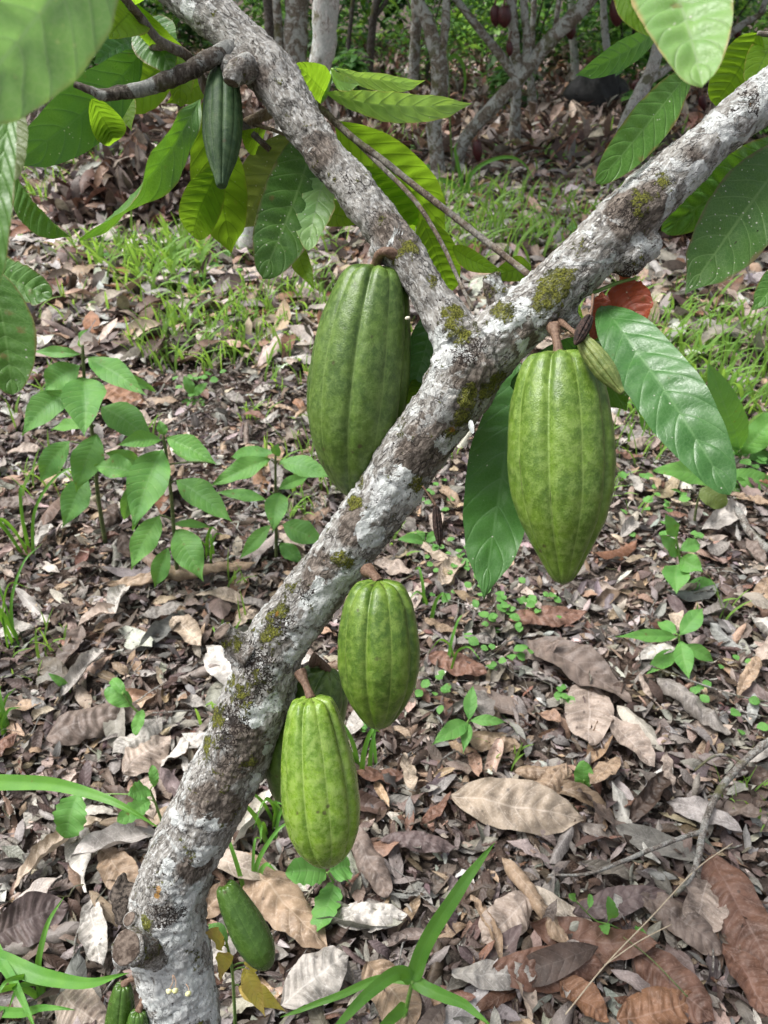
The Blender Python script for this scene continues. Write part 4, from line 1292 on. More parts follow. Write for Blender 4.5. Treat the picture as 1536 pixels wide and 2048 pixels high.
for k, (u0, v0, u1, v1, hwp, cn, kw, lab) in enumerate(HEROES):
    A, B = G(u0, v0, .02), G(u1, v1, .02)
    A[2] = gz(A[0], A[1]) + .022
    B[2] = gz(B[0], B[1]) + .022
    dmid = (gd(u0, v0) + gd(u1, v1)) / 2
    # width on the ground is foreshortened when the leaf runs across the view
    ang = abs(math.cos(math.atan2(B[1] - A[1], B[0] - A[0])))
    hw = hwp * dmid / FPX * (.92 + .28 * ang)
    kw = dict(kw)
    kw['curl'] = kw.get('curl', 0) * 1.35
    kw['crumple'] = kw.get('crumple', .2) + .12
    kw.setdefault('fold', .12)
    geo = place_leaf(A, B, norm(np.array([lrng.normal(0, .15), -.25 + lrng.normal(0, .15), 1])), hw, nv=64, nu=16, seed=k * 2.3 + .7, quilt=.07, wave=.12, ragged=.06,
                     bend=lrng.uniform(.0, .10), nveins=9, kind=['cacao', 'oval', 'cacao', 'blunt'][k % 4], **kw)
    V = geo[0]
    low = (V[:, 2] - gz(V[:, 0], V[:, 1]))
    V[:, 2] += .030 - np.percentile(low, 18)
    o = solo('fallen_leaf', geo, M['dead'], lab, 'dead leaf', DG)
    o.color = (*np.clip(DC[cn] * lrng.uniform(.9, 1.1), 0, .8), 1)
    HERO_XY.append((A + B)[:2] / 2)
HERO_XY = np.array(HERO_XY)

LM = [('the trunk foot', 400, 1960), ('the forked stick', 1370, 1720), ('the lowest hanging pod', 640, 1720), ('the three tall saplings', 330, 1150), ('the upright grass blade', 900, 1900),
      ('the five leaved weed', 1360, 1290), ('the low left grass blades', 110, 1900), ('the round leaved creepers', 1050, 1230), ('the trunk knob', 420, 1290), ('the pinholed little weed', 935, 1450),
      ('the cracked pod', 790, 1430), ('the wide sunny clearing', 1330, 1080), ('the leaf heap by the corner', 1380, 1960), ('the trunk middle', 760, 1080), ('the heart shaped weed leaves', 130, 1600),
      ('the bushy weed by the edge', 1400, 1130), ('the thin seedling with white blooms', 560, 1120), ('the bottom grass plant', 800, 2010), ('the grassy strip', 500, 760), ('the grass by the drooping leaf', 1330, 760)]
LMG = np.array([G(u, v)[:2] for _, u, v in LM])
cands = wedge(900, .45, 3.4, .8)
kept = []
for c in cands:
    if len(kept) >= 235: break
    u, v, z = proj(np.array([[c[0], c[1], .01]]))
    if not (-20 < u[0] < 1556 and 640 < v[0] < 2080): continue
    if np.min(np.hypot(*(HERO_XY - c).T)) < .07: continue
    if kept and np.min(np.hypot(*(np.array(kept) - c).T)) < .055: continue
    kept.append(c)
SHAPES = ['flat', 'curled', 'folded', 'crumpled', 'twisted']
BIGW = {'pale tan': 1.6, 'tan': 2.4, 'pinkish beige': 2.2, 'pale grey': 1.8, 'mauve brown': 2.4, 'grey': 2.2, 'russet': 1.3, 'bleached white': .7, 'dark brown': .8, 'orange brown': .4}
RUSW = {'russet': 4, 'orange brown': 1.2, 'mauve brown': 1.5, 'pinkish beige': 1, 'dark brown': 1}
for c in kept:
    u, v, z = proj(np.array([[c[0], c[1], .01]]))
    corner = u[0] > 1150 and v[0] > 1750
    wts = RUSW if corner else BIGW
    ks = list(wts)
    cn = ks[lrng.choice(len(ks), p=np.array(list(wts.values())) / sum(wts.values()))]
    k = int(lrng.integers(0, len(bigmesh)))
    me, TV, hw = bigmesh[k]
    L = lrng.uniform(.08, .15) if not corner else lrng.uniform(.13, .22)
    R = rotm(np.array([lrng.uniform(0, 2 * PI)]), np.array([lrng.normal(0, .16)]), np.array([lrng.normal(0, .2) + (PI if lrng.random() < .35 else 0)]))[0]
    W = (TV * L) @ R.T
    zz = gz(c[0], c[1]) - np.percentile(W[:, 2], 15) + lrng.uniform(.018, .032)
    j = np.argmin(np.hypot(*(LMG - c).T))
    dx, dy = c - LMG[j]
    rel = ('behind' if dy > .12 else 'in front of' if dy < -.12 else 'beside')
    lab = f"{'large' if L > .16 else 'mid sized' if L > .13 else 'small'} {cn} {SHAPES[k % 5]} dead leaf {rel} {LM[j][0]}"
    dead_obj(me, (c[0], c[1], zz), R, L, 1.0, DC[cn] * lrng.uniform(.85, 1.15), lab, DG)

# heaps of raked leaves farther back
for (u, v, wx, wy, h, n_, lab) in ((270, 462, .62, .45, .34, 900, 'heap of raked red brown leaves behind the twisted leaf'), (1440, 500, .5, .4, .24, 600, 'heap of grey brown leaves under the right limb')):
    c = G(u, v)
    c[1] += .3
    a, r = lrng.uniform(0, 2 * PI, n_), np.sqrt(lrng.random(n_))
    xy = np.column_stack([c[0] + wx * r * np.cos(a), c[1] + wy * r * np.sin(a)])
    out = []
    scatter(TFAR, xy, lrng.uniform(.14, .24, n_), .55, h * (1 - r ** 2) * lrng.uniform(.4, 1, n_), palette(n_, {'russet': 2, 'mauve brown': 2.5, 'dark brown': 2.2, 'pinkish beige': .7, 'grey': .7}), out)
    V, F, U, C = cat4(out)
    solo('leaf_heap', (V, F, U), M['litter'], lab, 'leaf heap', attrs={'col': ('FLOAT_COLOR', C)})

# ------------------------------------------------------------------ sticks and straw
st = thing('fallen_branch', 'forked grey stick with flaky bark lying on the dead leaves', 'stick', G(1395, 1690))


def gpts(px, lift=.02):
    out = []
    for u, v, *r in px:
        p = G(u, v, .02)
        p[2] = gz(p[0], p[1]) + lift + (r[1] if len(r) > 1 else 0)
        out.append(p)
    return np.array(out)


def gtube(px, lift=.02, n=40, k=10, rough=.25, seed=0):
    return tub(gpts(px, lift), [.62 * r[0] * gd(u, v) / FPX for u, v, *r in px], n, k, rough, seed)


part('stem', gtube([(1640, 1440, 13, .02), (1545, 1505, 12, .02), (1480, 1555, 11, .02), (1432, 1605, 11, .015), (1405, 1655, 10, .015), (1392, 1700, 11, .01), (1384, 1745, 10, .01), (1368, 1785, 9, .01), (1340, 1815, 7)], .046, 60, 12), M['stick'], st)
part('side_branch', gtube([(1393, 1695, 8, .012), (1350, 1706, 7, .01), (1300, 1725, 7, .01), (1235, 1752, 6.5, .01), (1165, 1776, 5, .01), (1090, 1778, 3, .01)], .046, 44, 10), M['stick'], st)
part('side_branch', gtube([(1470, 1562, 5, .015), (1440, 1550, 5, .02), (1410, 1552, 4.5, .02), (1378, 1572, 3.5, .01)], .046, 24, 8), M['stick'], st)
o = thing('straw', 'long thin straw stalk crossing the russet leaves', 'straw', G(1250, 1900))
part('stalk', gtube([(1450, 1720, 1.6, .03), (1380, 1770, 2, .03), (1290, 1870, 2.2, .04), (1200, 1965, 2.4, .04), (1120, 2065, 2.6, .04)], .03, 30, 6, .05), M['straw'], o)
part('side_stalk', gtube([(1325, 1893, 1.6, .05), (1260, 1925, 2, .045), (1196, 1968, 2, .04)], .03, 14, 6, .05), M['straw'], o)
o = solo('straw', gtube([(1235, 1905, 1.6, .03), (1290, 1950, 2.2, .03), (1360, 2025, 2.5, .03)], .03, 20, 6, .05), M['stem'], 'short green brown stalk lying in the russet leaf heap', 'straw')
solo('dead_twig', gtube([(1290, 1850 - 500, 2.5, .02), (1390, 1390, 3, .02), (1480, 1420, 3, .02), (1550, 1432, 3, .02)], .02, 24, 6), M['stick'], 'thin grey twig lying above the forked stick', 'twig')
solo('dead_branch', gtube([(1530, 1130, 12, .02), (1490, 1090, 12, .02), (1470, 1050, 11, .02), (1440, 1020, 8, .02)], .02, 24, 10), M['stick'], 'mossy piece of dead branch by the bushy weed', 'stick')
solo('dead_twig', gtube([(340, 870, 3, .02), (380, 850, 3, .03), (420, 830, 2, .03)], .02, 16, 6), M['stick'], 'short dark twig beside the holed sapling tip', 'twig')
c = G(1500, 556)
t_ = np.linspace(-.97, .97, 9)
solo('stone', tub([c + np.array([.05 * x, 0, .035 + .01 * x]) for x in t_], .045 * np.sqrt(1 - t_ ** 2) + .002, 20, 14, .2, 4), M['stone'], 'smooth orange tan stone lying by the right frame edge', 'stone')

# ------------------------------------------------------------------ saplings and weeds


def plant(name, label, cat_, stem_px, leaves, mat='sapling', stem_mat='stem', srad=3.5, kind='sap', group=None, lean=0.0, tiltz=.0, petiole=True, lobes=0):
    """stem_px from the ground up; leaves: (bu,bv,tu,tv,hw,[dy_base,dy_tip])"""
    g0 = G(*stem_px[0][:2])
    o = thing(name, label, cat_, g0, group)
    y0 = g0[1]
    pts = [PY(u, v, y0 + lean * k) for k, (u, v) in enumerate(stem_px)]
    pts[0][2] = gz(pts[0][0], pts[0][1]) - .01
    d = gd(*stem_px[0][:2])
    r = srad * d / FPX
    part('stem', tub(pts, np.linspace(r * 1.2, r * .7, len(pts)), 24, 8, .1, 2), M[stem_mat], o)
    for k, lf in enumerate(leaves):
        bu, bv, tu, tv, hw = lf[:5]
        dy = lf[5] if len(lf) > 5 else lrng.uniform(-.10, .02)
        m_ = M[lf[6]] if len(lf) > 6 else M[mat]
        A = PY(bu, bv, y0)
        B = PY(tu, tv, y0 + dy)
        B = A + (B - A) * 1.1
        dd = (gd(*stem_px[0][:2]))
        N = norm(norm(CAM - (A + B) / 2) + np.array([0, 0, .55 + lrng.normal(0, .15)]))
        geo = place_leaf(A, B, N, hw * dd / FPX * lrng.uniform(.72, .92), nv=36, nu=10, kind=kind, fold=lrng.uniform(.05, .4), bend=lrng.uniform(.02, .16), quilt=.018, wave=lrng.uniform(.03, .16), twist=lrng.normal(0, .35), ragged=.05, seed=lrng.uniform(0, 50), nveins=11, lobes=lobes)
        lo = part('leaf', geo, m_, o)
        # short petiole back to the stem
        if petiole:
            S = np.array(pts)
            q = crom(S, 40)
            e = q[np.argmin(np.linalg.norm(q - A - np.array([0, 0, -.012]), axis=1))]
            part('petiole', tub([e, (e + A) / 2 + np.array([0, 0, .004]), A], [r * .5] * 3, 8, 6), M[stem_mat], lo)
    return o


SG = 'young broadleaf saplings beside the trunk'
plant('sapling', 'tallest leafy sapling by the left frame edge with broad leaves', 'sapling', [(212, 1092), (196, 990), (186, 880), (170, 770), (165, 690)],
      [(164, 695, 176, 662, 9), (160, 708, 74, 704, 13), (178, 715, 282, 786, 28, -.12), (160, 730, 95, 780, 26), (170, 757, 168, 864, 42, -.16), (140, 785, 52, 862, 36, -.08), (205, 812, 300, 885, 34, -.08),
       (192, 868, 158, 975, 30, -.1), (142, 883, 84, 955, 30, -.04), (176, 955, 128, 1045, 30, -.1), (212, 756, 305, 782, 14, .06), (210, 905, 285, 930, 16, .05), (190, 850, 110, 860, 16, .08)], group=SG, srad=3.6)
plant('sapling', 'middle sapling with pale pinholes in its lower leaves', 'sapling', [(357, 1172), (350, 1090), (343, 1000), (334, 920), (326, 868)],
      [(328, 872, 320, 842, 11), (332, 876, 425, 924, 22, -.05), (322, 880, 242, 890, 20, -.05), (328, 900, 268, 1045, 40, -.16), (352, 962, 456, 1036, 28, -.08), (272, 948, 196, 932, 27, .02), (318, 1030, 268, 1130, 30, -.1),
       (350, 1060, 404, 1152, 34, -.1), (337, 1095, 312, 1168, 22, -.04), (268, 960, 250, 1034, 15, .02), (345, 1050, 415, 1055, 13, .08), (430, 925, 350, 905, 16, .06)], group=SG, srad=3.6)
plant('sapling', 'short sapling between the middle sapling and the trunk', 'sapling', [(553, 1122), (552, 1050), (551, 980), (551, 908)],
      [(552, 912, 558, 888, 11), (542, 920, 430, 967, 22, -.06), (558, 922, 658, 952, 22, -.05), (562, 985, 546, 1058, 30, -.1), (532, 1000, 440, 985, 16, 0), (558, 980, 612, 955, 16, .05), (542, 1050, 484, 1112, 20, -.05),
       (565, 1048, 642, 1082, 27, -.03), (550, 905, 470, 914, 16, .08), (560, 1085, 600, 1125, 18, -.03)], group=SG, srad=3.2)
WG = 'low green weeds in the litter'
plant('weed', 'low weed with five pointed oval leaves in a star', 'weed', [(1372, 1335), (1362, 1300), (1358, 1276)],
      [(1355, 1275, 1242, 1272, 18, -.04), (1359, 1270, 1402, 1222, 22, .05), (1359, 1282, 1378, 1352, 24, -.08), (1350, 1300, 1298, 1346, 20, -.06), (1366, 1288, 1422, 1322, 17, -.02), (1352, 1268, 1318, 1245, 14, .06)], 'weed', 'greenstem', 3, group=WG)
plant('weed', 'bushy weed with soft rounded leaves and tiny white blooms', 'weed', [(1385, 1190), (1368, 1150), (1358, 1110), (1352, 1075)],
      [(1352, 1075, 1332, 1030, 18, .0), (1356, 1110, 1322, 1075, 20, -.02), (1355, 1130, 1352, 1182, 28, -.08), (1362, 1115, 1402, 1142, 24, -.05), (1360, 1100, 1398, 1090, 18, .03), (1375, 1170, 1440, 1180, 20, -.02), (1378, 1180, 1400, 1215, 20, -.05)], 'weed', 'greenstem', 3, group=WG)
plant('weed', 'little weed with white pinholes in its leaves', 'weed', [(932, 1482), (934, 1460), (936, 1442)],
      [(937, 1440, 946, 1376, 15, .06), (940, 1442, 1006, 1444, 15, .0), (934, 1444, 870, 1488, 22, -.07), (935, 1446, 928, 1502, 14, -.07)], 'weed', 'greenstem', 3, group=WG)
plant('weed', 'lobed weed leaves just under the lowest hanging pod', 'weed', [(690, 1790), (668, 1765), (655, 1745)],
      [(652, 1745, 578, 1745, 36, -.02), (658, 1742, 696, 1735, 30, .02), (668, 1765, 640, 1855, 28, -.08)], 'weed', 'greenstem', 2.5, 'round', WG, lobes=5)
plant('weed', 'two heart shaped weed leaves above the upper grass blade', 'weed', [(330, 1660), (312, 1610), (300, 1580)],
      [(298, 1580, 262, 1590, 26, -.03), (310, 1572, 304, 1534, 12, .02), (160, 1590, 130, 1668, 34, -.06), (300, 1600, 240, 1640, 24, -.05)], 'weed', 'greenstem', 2.5, 'blunt', WG, lobes=6)
plant('weed', 'thin weed with two leaves on a drooping stalk near the trunk knob', 'weed', [(275, 1480), (285, 1440), (262, 1410), (245, 1385)],
      [(262, 1412, 216, 1380, 24, .02), (284, 1420, 272, 1466, 15, -.05), (250, 1390, 225, 1362, 14, .03)], 'weed', 'greenstem', 2.5, 'blunt', WG)
plant('seedling', 'yellowing seedling with eaten leaves under the small glossy pod', 'seedling', [(470, 2060), (468, 1990), (463, 1930), (452, 1880)],
      [(448, 1890, 412, 1868, 22, -.03, 'yellowleaf'), (455, 1905, 440, 1960, 20, -.05, 'yellowleaf'), (490, 1925, 545, 1895, 26, .0, 'yellowleaf'), (490, 1935, 525, 2025, 21, -.06, 'yellowleaf'), (478, 1970, 562, 2020, 24, -.04, 'yellowleaf'), (455, 1880, 420, 1850, 16, .02)], 'weed', 'greenstem', 3, 'sap', WG)
plant('seedling', 'thin stalk with one yellow speckled leaf beyond the drooping leaf', 'seedling', [(1385, 1070), (1392, 1020), (1400, 985)],
      [(1400, 978, 1446, 1010, 22, -.03, 'leafolive')], 'weed', 'stem', 2.5, 'round', WG)
plant('weed', 'single round green leaf above the broad ribbed dead leaf', 'weed', [(1160, 1590), (1166, 1572), (1168, 1560)], [(1168, 1575, 1168, 1526, 24, .02)], 'weed', 'greenstem', 2, 'round', WG)
plant('weed', 'trailing weed with tiny toothed leaves beside the straw', 'weed', [(1262, 1872), (1222, 1850), (1190, 1840), (1150, 1800)],
      [(1262, 1868, 1290, 1872, 18, -.02), (1222, 1836, 1216, 1796, 13, .0), (1205, 1850, 1216, 1866, 12, -.03), (1180, 1815, 1180, 1790, 8, .02), (1150, 1798, 1138, 1790, 9, 0)], 'weed', 'greenstem', 1.6, 'round', WG, lobes=5)
for (b, l, lab) in (((1480, 930), [(1480, 900, 1425, 745, 34, -.05), (1482, 905, 1560, 830, 36, 0), (1478, 912, 1420, 870, 18, -.03), (1484, 910, 1560, 920, 24, -.02)], 'broad dull green weed leaves right of the drooping leaf'),
                    ((1440, 985), [(1436, 965, 1318, 945, 28, -.08), (1440, 960, 1500, 1000, 26, -.03), (1445, 955, 1540, 965, 24, .02)], 'spreading dull weed leaves below the drooping leaf'),
                    ((1190, 955), [(1190, 925, 1155, 890, 14, 0), (1192, 930, 1222, 905, 14, 0), (1190, 935, 1200, 965, 14, -.05)], 'small weed peeping out behind the biggest pod'),
                    ((850, 1100), [(850, 1085, 800, 1080, 14, -.02), (852, 1082, 880, 1068, 12, 0), (852, 1088, 870, 1108, 12, -.03), (848, 1080, 835, 1062, 10, .02)], 'small bright weed below the tiny dried pod'),
                    ((385, 800), [(385, 790, 370, 755, 12, .02), (388, 792, 412, 768, 12, 0), (388, 800, 410, 818, 14, -.04), (382, 800, 362, 815, 10, -.04)], 'clover like weed right of the tallest sapling'),
                    ((140, 1395), [(140, 1380, 100, 1350, 10, 0)], 'tiny weed among leaves at far left')):
    plant('weed', lab, 'weed', [b, ((b[0] + l[0][0]) / 2, (b[1] + l[0][1]) / 2), (l[0][0], l[0][1])], l, 'sapling', 'greenstem', 2.5, 'oval', WG)

# bold grass blades near the lens


def blade(parent, pts, hw, name='blade', roll=0.0):
    """pts rows of 3-D points, ribbon with a keel"""
    q = crom(np.array(pts), 40)
    T = norm(np.gradient(q, axis=0))
    side = norm(np.cross(T, norm(CAM - q)))
    nn = np.cross(side, T)
    side = side * math.cos(roll) + nn * math.sin(roll)
    nn = np.cross(side, T)
    t = np.linspace(0, 1, 40)
    wv = hw * np.clip(t / .05 + .35, 0, 1) * (1 - t ** 2.4) + .0003
    s = np.linspace(-1, 1, 7)
    V = q[:, None] + side[:, None] * (wv[:, None] * s)[..., None] - nn[:, None] * (wv[:, None] * .28 * (1 - np.abs(s)))[..., None]
    V[..., 2] += (.12 * hw * np.sin(t * 22)[:, None] * s ** 2)
    i = np.arange(39)[:, None] * 7 + np.arange(6)[None]
    F = np.stack([i, i + 1, i + 8, i + 7], -1).reshape(-1, 4)
    U = np.stack(np.broadcast_arrays((s[None] + 1) / 2, t[:, None]), -1).reshape(-1, 2)
    return part(name, (V.reshape(-1, 3), F, U), M['blade'], parent)


GG = 'broad grass plants near the trunk'
o = thing('grass_plant', 'broad arching grass with two blades crossing the left frame edge', 'grass plant', G(-150, 1950), GG)
b0 = G(-170, 2010)
blade(o, [b0, P(-190, 1700, 1.25), P(-90, 1580, 1.2), P(60, 1566, 1.15), P(200, 1592, 1.1), P(322, 1658, 1.08)], .0145)
blade(o, [b0, P(-150, 1900, 1.3), P(-20, 1915, 1.22), P(90, 1955, 1.18), P(180, 1965, 1.14), P(258, 1946, 1.1)], .0155)
blade(o, [b0, P(-40, 1880, 1.25), P(10, 1935, 1.2), P(45, 2000, 1.15), P(75, 2070, 1.1)], .0085)
blade(o, [b0, P(-60, 2020, 1.25), P(40, 2025, 1.18), P(90, 2015, 1.15), P(150, 2020, 1.13)], .008)
o = thing('grass_plant', 'grass plant with one long blade pointing up at the litter', 'grass plant', G(800, 2090), GG)
b0 = G(800, 2090)
n0 = P(825, 1962, 1.16)
part('stem', tub([b0, P(812, 2020, 1.18), n0], [.004, .0035, .003], 12, 8), M['greenstem'], o)
blade(o, [n0, P(850, 1890, 1.14), P(905, 1800, 1.12), P(950, 1735, 1.12), P(990, 1685, 1.12)], .0115)
blade(o, [n0, P(800, 1945, 1.14), P(750, 1975, 1.1), P(690, 2035, 1.06), P(650, 2080, 1.04)], .010)
blade(o, [n0, P(760, 1958, 1.18), P(680, 1990, 1.16), P(600, 2020, 1.15), P(560, 2035, 1.15)], .006)
blade(o, [n0, P(870, 1985, 1.14), P(930, 2010, 1.1), P(985, 2055, 1.06)], .0095)
blade(o, [P(812, 2010, 1.18), P(770, 2050, 1.12), P(740, 2080, 1.1)], .008)
for (u, v, h, n_, lab) in ((30, 1300, .25, 5, 'slim upright grass by the left frame edge'), (60, 1120, .3, 6, 'lanky grass in front of the tallest sapling'), (905, 1340, .2, 3, 'thin grass blades right of mid trunk'),
                           (545, 1660, .14, 9, 'tuft of short grass behind the shiny yellowish pod'), (20, 1470, .12, 6, 'short grass tuft at the left frame edge'), (720, 1560, .16, 6, 'grass blades between the two lower big pods'),
                           (500, 1800, .16, 4, 'grass blade rising behind the small glossy pod'), (95, 2000, .15, 4, 'small grass under the lower left blades'), (1420, 900, .2, 7, 'grass tuft behind the drooping leaf'),
                           (850, 1230, .12, 4, 'short grass below the tiny dried pod'), (1290, 880, .2, 7, 'grass tuft beside the biggest pod'), (420, 1120, .12, 4, 'grass sprig between two saplings'), (30, 770, .3, 5, 'tall grass behind the low dark leaf')):
    b0 = G(u, v)
    o = thing('grass_tuft', lab, 'grass tuft', b0, 'grass tufts in the litter')
    for k in range(n_):
        a = lrng.uniform(0, 2 * PI)
        hh = h * lrng.uniform(.6, 1.1)
        dx = np.array([math.cos(a), math.sin(a), 0]) * hh * lrng.uniform(.25, .8)
        s0 = b0 + np.array([lrng.normal(0, .012), lrng.normal(0, .012), 0])
        blade(o, [s0, s0 + dx * .2 + np.array([0, 0, hh * .55]), s0 + dx * .6 + np.array([0, 0, hh * .9]), s0 + dx + np.array([0, 0, hh * lrng.uniform(.6, 1.0)])], lrng.uniform(.0025, .0055), roll=lrng.normal(0, .5))

# ------------------------------------------------------------------ grass and creeping ground cover
gv, gf, gu = [], [], []


def tuft(c, n_, h, spread, wid):
    n_, wid = int(n_ * 2.6), wid * .95
    for k in range(n_):
        a = lrng.uniform(0, 2 * PI)
        rr = spread * math.sqrt(lrng.random())
        b_ = lrng.uniform(0, 2 * PI)
        p0 = np.array([c[0] + rr * math.cos(b_), c[1] + rr * math.sin(b_), 0])
        p0[2] = gz(p0[0], p0[1]) - .005
        hh = h * lrng.uniform(.45, 1.15)
        out = np.array([math.cos(a), math.sin(a), 0])
        ln = lrng.uniform(.15, .9)
        t = np.linspace(0, 1, 6)[:, None]
        q = p0 + out * hh * ln * t ** 1.7 + np.array([0, 0, 1]) * hh * (t - .42 * ln * t ** 2.6)
        sd_ = np.array([-math.sin(a + .6), math.cos(a + .6), .1])
        w_ = wid * lrng.uniform(.6, 1.3) * np.array([.7, 1, 1, .85, .55, .06])[:, None]
        o_ = sum(len(x) for x in gv)
        gv.append(np.stack([q - sd_ * w_, q + sd_ * w_ + np.array([0, 0, wid * .25])], 1).reshape(-1, 3))
        i_ = np.arange(5) * 2
        gf.append(np.stack([i_, i_ + 1, i_ + 3, i_ + 2], 1) + o_)
        gu.append(np.stack([np.tile([.1, .9], 6), np.repeat(t[:, 0], 2)], 1))


for (u, v, n_, h, sp, wd) in (
        (300, 540, 44, .24, .32, .009), (340, 560, 26, .24, .2, .010), (330, 600, 30, .2, .25, .009), (270, 510, 22, .2, .35, .008), (440, 640, 40, .2, .28, .005), (420, 700, 44, .18, .3, .005), (330, 700, 18, .18, .22, .006), (500, 700, 34, .16, .25, .005),
        (180, 520, 14, .18, .25, .006), (580, 640, 22, .2, .25, .005), (560, 520, 24, .24, .4, .006), (640, 600, 12, .2, .22, .006), (400, 520, 24, .2, .45, .006), (470, 500, 18, .22, .35, .006), (150, 640, 8, .16, .2, .006),
        (1000, 450, 40, .22, .7, .008), (1080, 420, 30, .20, .8, .008), (940, 500, 34, .28, .5, .008), (1020, 510, 30, .22, .5, .007), (1130, 440, 20, .18, .6, .008), (880, 480, 22, .3, .5, .008), (920, 420, 18, .28, .5, .009), (1060, 390, 10, .18, .9, .009),
        (1250, 300, 18, .24, 1.0, .010), (1180, 310, 12, .2, 1.0, .010), (800, 290, 8, .3, .5, .009), (650, 470, 20, .26, .4, .007),
        (1300, 740, 34, .2, .32, .006), (1380, 720, 34, .2, .35, .006), (1470, 690, 30, .2, .35, .006), (1420, 780, 26, .18, .3, .006), (1330, 830, 26, .17, .25, .005), (1500, 760, 24, .2, .3, .006), (1270, 690, 16, .18, .3, .006), (1500, 830, 16, .16, .22, .006),
        (1360, 640, 22, .2, .4, .006), (1280, 910, 14, .14, .16, .004), (1400, 920, 8, .12, .15, .004), (90, 820, 10, .18, .2, .005), (640, 1000, 12, .14, .12, .004), (600, 930, 12, .14, .15, .004), (620, 760, 14, .15, .2, .005), (100, 980, 8, .14, .12, .004),
        (1500, 1620, 10, .08, .06, .0022), (60, 1320, 10, .1, .1, .003), (1230, 1000, 8, .1, .12, .003), (40, 420, 20, .25, .4, .008), (150, 350, 16, .25, .5, .009), (700, 420, 16, .3, .5, .008)):
    tuft(G(u, v), n_, h, sp, wd)
# stray blades everywhere
for k in range(150):
    x, y = wedge(1, .7, 6.5, .7)[0]
    tuft((x, y), 3, .11, .05, .0035)
o = D.objects.new('grass', mesh_np('grass', np.concatenate(gv), np.concatenate(gf), np.concatenate(gu)))
o.data.materials.append(M['grass'])
COL.objects.link(o)
o['kind'] = 'stuff'
o['label'] = 'bright green grass growing in loose patches through the dead leaves'

cv = []


def creeper(c, n_, sp, size):
    for k in range(n_):
        a, r = lrng.uniform(0, 2 * PI), sp * math.sqrt(lrng.random())
        p = np.array([c[0] + r * math.cos(a), c[1] + r * math.sin(a), 0])
        p[2] = gz(p[0], p[1]) + lrng.uniform(.02, .05)
        L = size * lrng.uniform(.7, 1.25)
        b_ = lrng.uniform(0, 2 * PI)
        q = p + np.array([math.cos(b_), math.sin(b_), lrng.normal(0, .2)]) * L
        cv.append(place_leaf(p, q, norm(np.array([lrng.normal(0, .2), -.2 + lrng.normal(0, .2), 1])), L * .42, nv=7, nu=4, kind='oval', fold=.15, bend=.05, quilt=0, wave=.05, seed=k))


for (u, v, n_, sp, sz) in ((1010, 1220, 26, .10, .024), (1080, 1240, 12, .07, .022), (1000, 1310, 16, .08, .024), (860, 1400, 12, .06, .022), (890, 1170, 10, .08, .022), (920, 1130, 14, .08, .022), (1260, 1010, 14, .15, .03), (740, 1460, 6, .04, .02),
                       (400, 780, 14, .10, .03), (1010, 470, 60, .5, .05), (1090, 440, 50, .6, .05), (300, 500, 34, .4, .045), (380, 560, 40, .3, .05), (1330, 690, 40, .35, .045), (1440, 900, 26, .2, .04), (1260, 330, 50, .8, .07), (1300, 1060, 12, .15, .025),
                       (880, 1010, 10, .1, .025), (640, 470, 30, .4, .05), (1480, 1420, 14, .12, .022), (1130, 1420, 6, .03, .02), (100, 450, 30, .5, .05), (200, 300, 40, .8, .07), (850, 320, 40, .6, .07), (980, 320, 40, .8, .07)):
    creeper(G(u, v), n_, sp, sz)
V, F, U = cat(cv)
o = D.objects.new('ground_cover', mesh_np('ground_cover', V, F, U))
o.data.materials.append(M['weed'])
COL.objects.link(o)
o['kind'] = 'stuff'
o['label'] = 'small round leaved creeping weeds on the litter'

# tall grass stalks standing farther back
for (pts, lab) in (([(900, 245, 0), (897, 150, 0), (893, 70, 0), (890, 25, 0)], 'tall thin grass stalk standing before the back trunks'),):
    y0 = G(905, 330)[1]
    b0 = G(905, 330)
    o = thing('grass_plant', lab, 'grass plant', b0, GG)
    part('stem', tub([b0] + [PY(u, v, y0) for u, v, _ in pts], [.008, .007, .006, .005, .003], 24, 6), M['greenstem'], o)
    blade(o, [PY(898, 120, y0), PY(910, 112, y0), PY(926, 130, y0), PY(930, 170, y0), PY(920, 215, y0)], .016)
    blade(o, [PY(902, 235, y0), PY(850, 200, y0), PY(810, 200, y0), PY(793, 220, y0), PY(800, 250, y0)], .016)
b0 = G(930, 400)
o = thing('grass_plant', 'grass plant with one blade bowing over in a wide arch', 'grass plant', b0, GG)
y0 = b0[1]
blade(o, [b0, PY(945, 345, y0), PY(1000, 315, y0), PY(1045, 325, y0), PY(1072, 370, y0)], .014)
blade(o, [b0, PY(918, 340, y0), PY(910, 300, y0), PY(915, 285, y0)], .014)
blade(o, [b0, PY(905, 370, y0), PY(880, 360, y0), PY(860, 375, y0)], .022)
blade(o, [b0, PY(940, 380, y0), PY(962, 372, y0), PY(985, 365, y0)], .010)

# ------------------------------------------------------------------ background trees
BTN = [0]


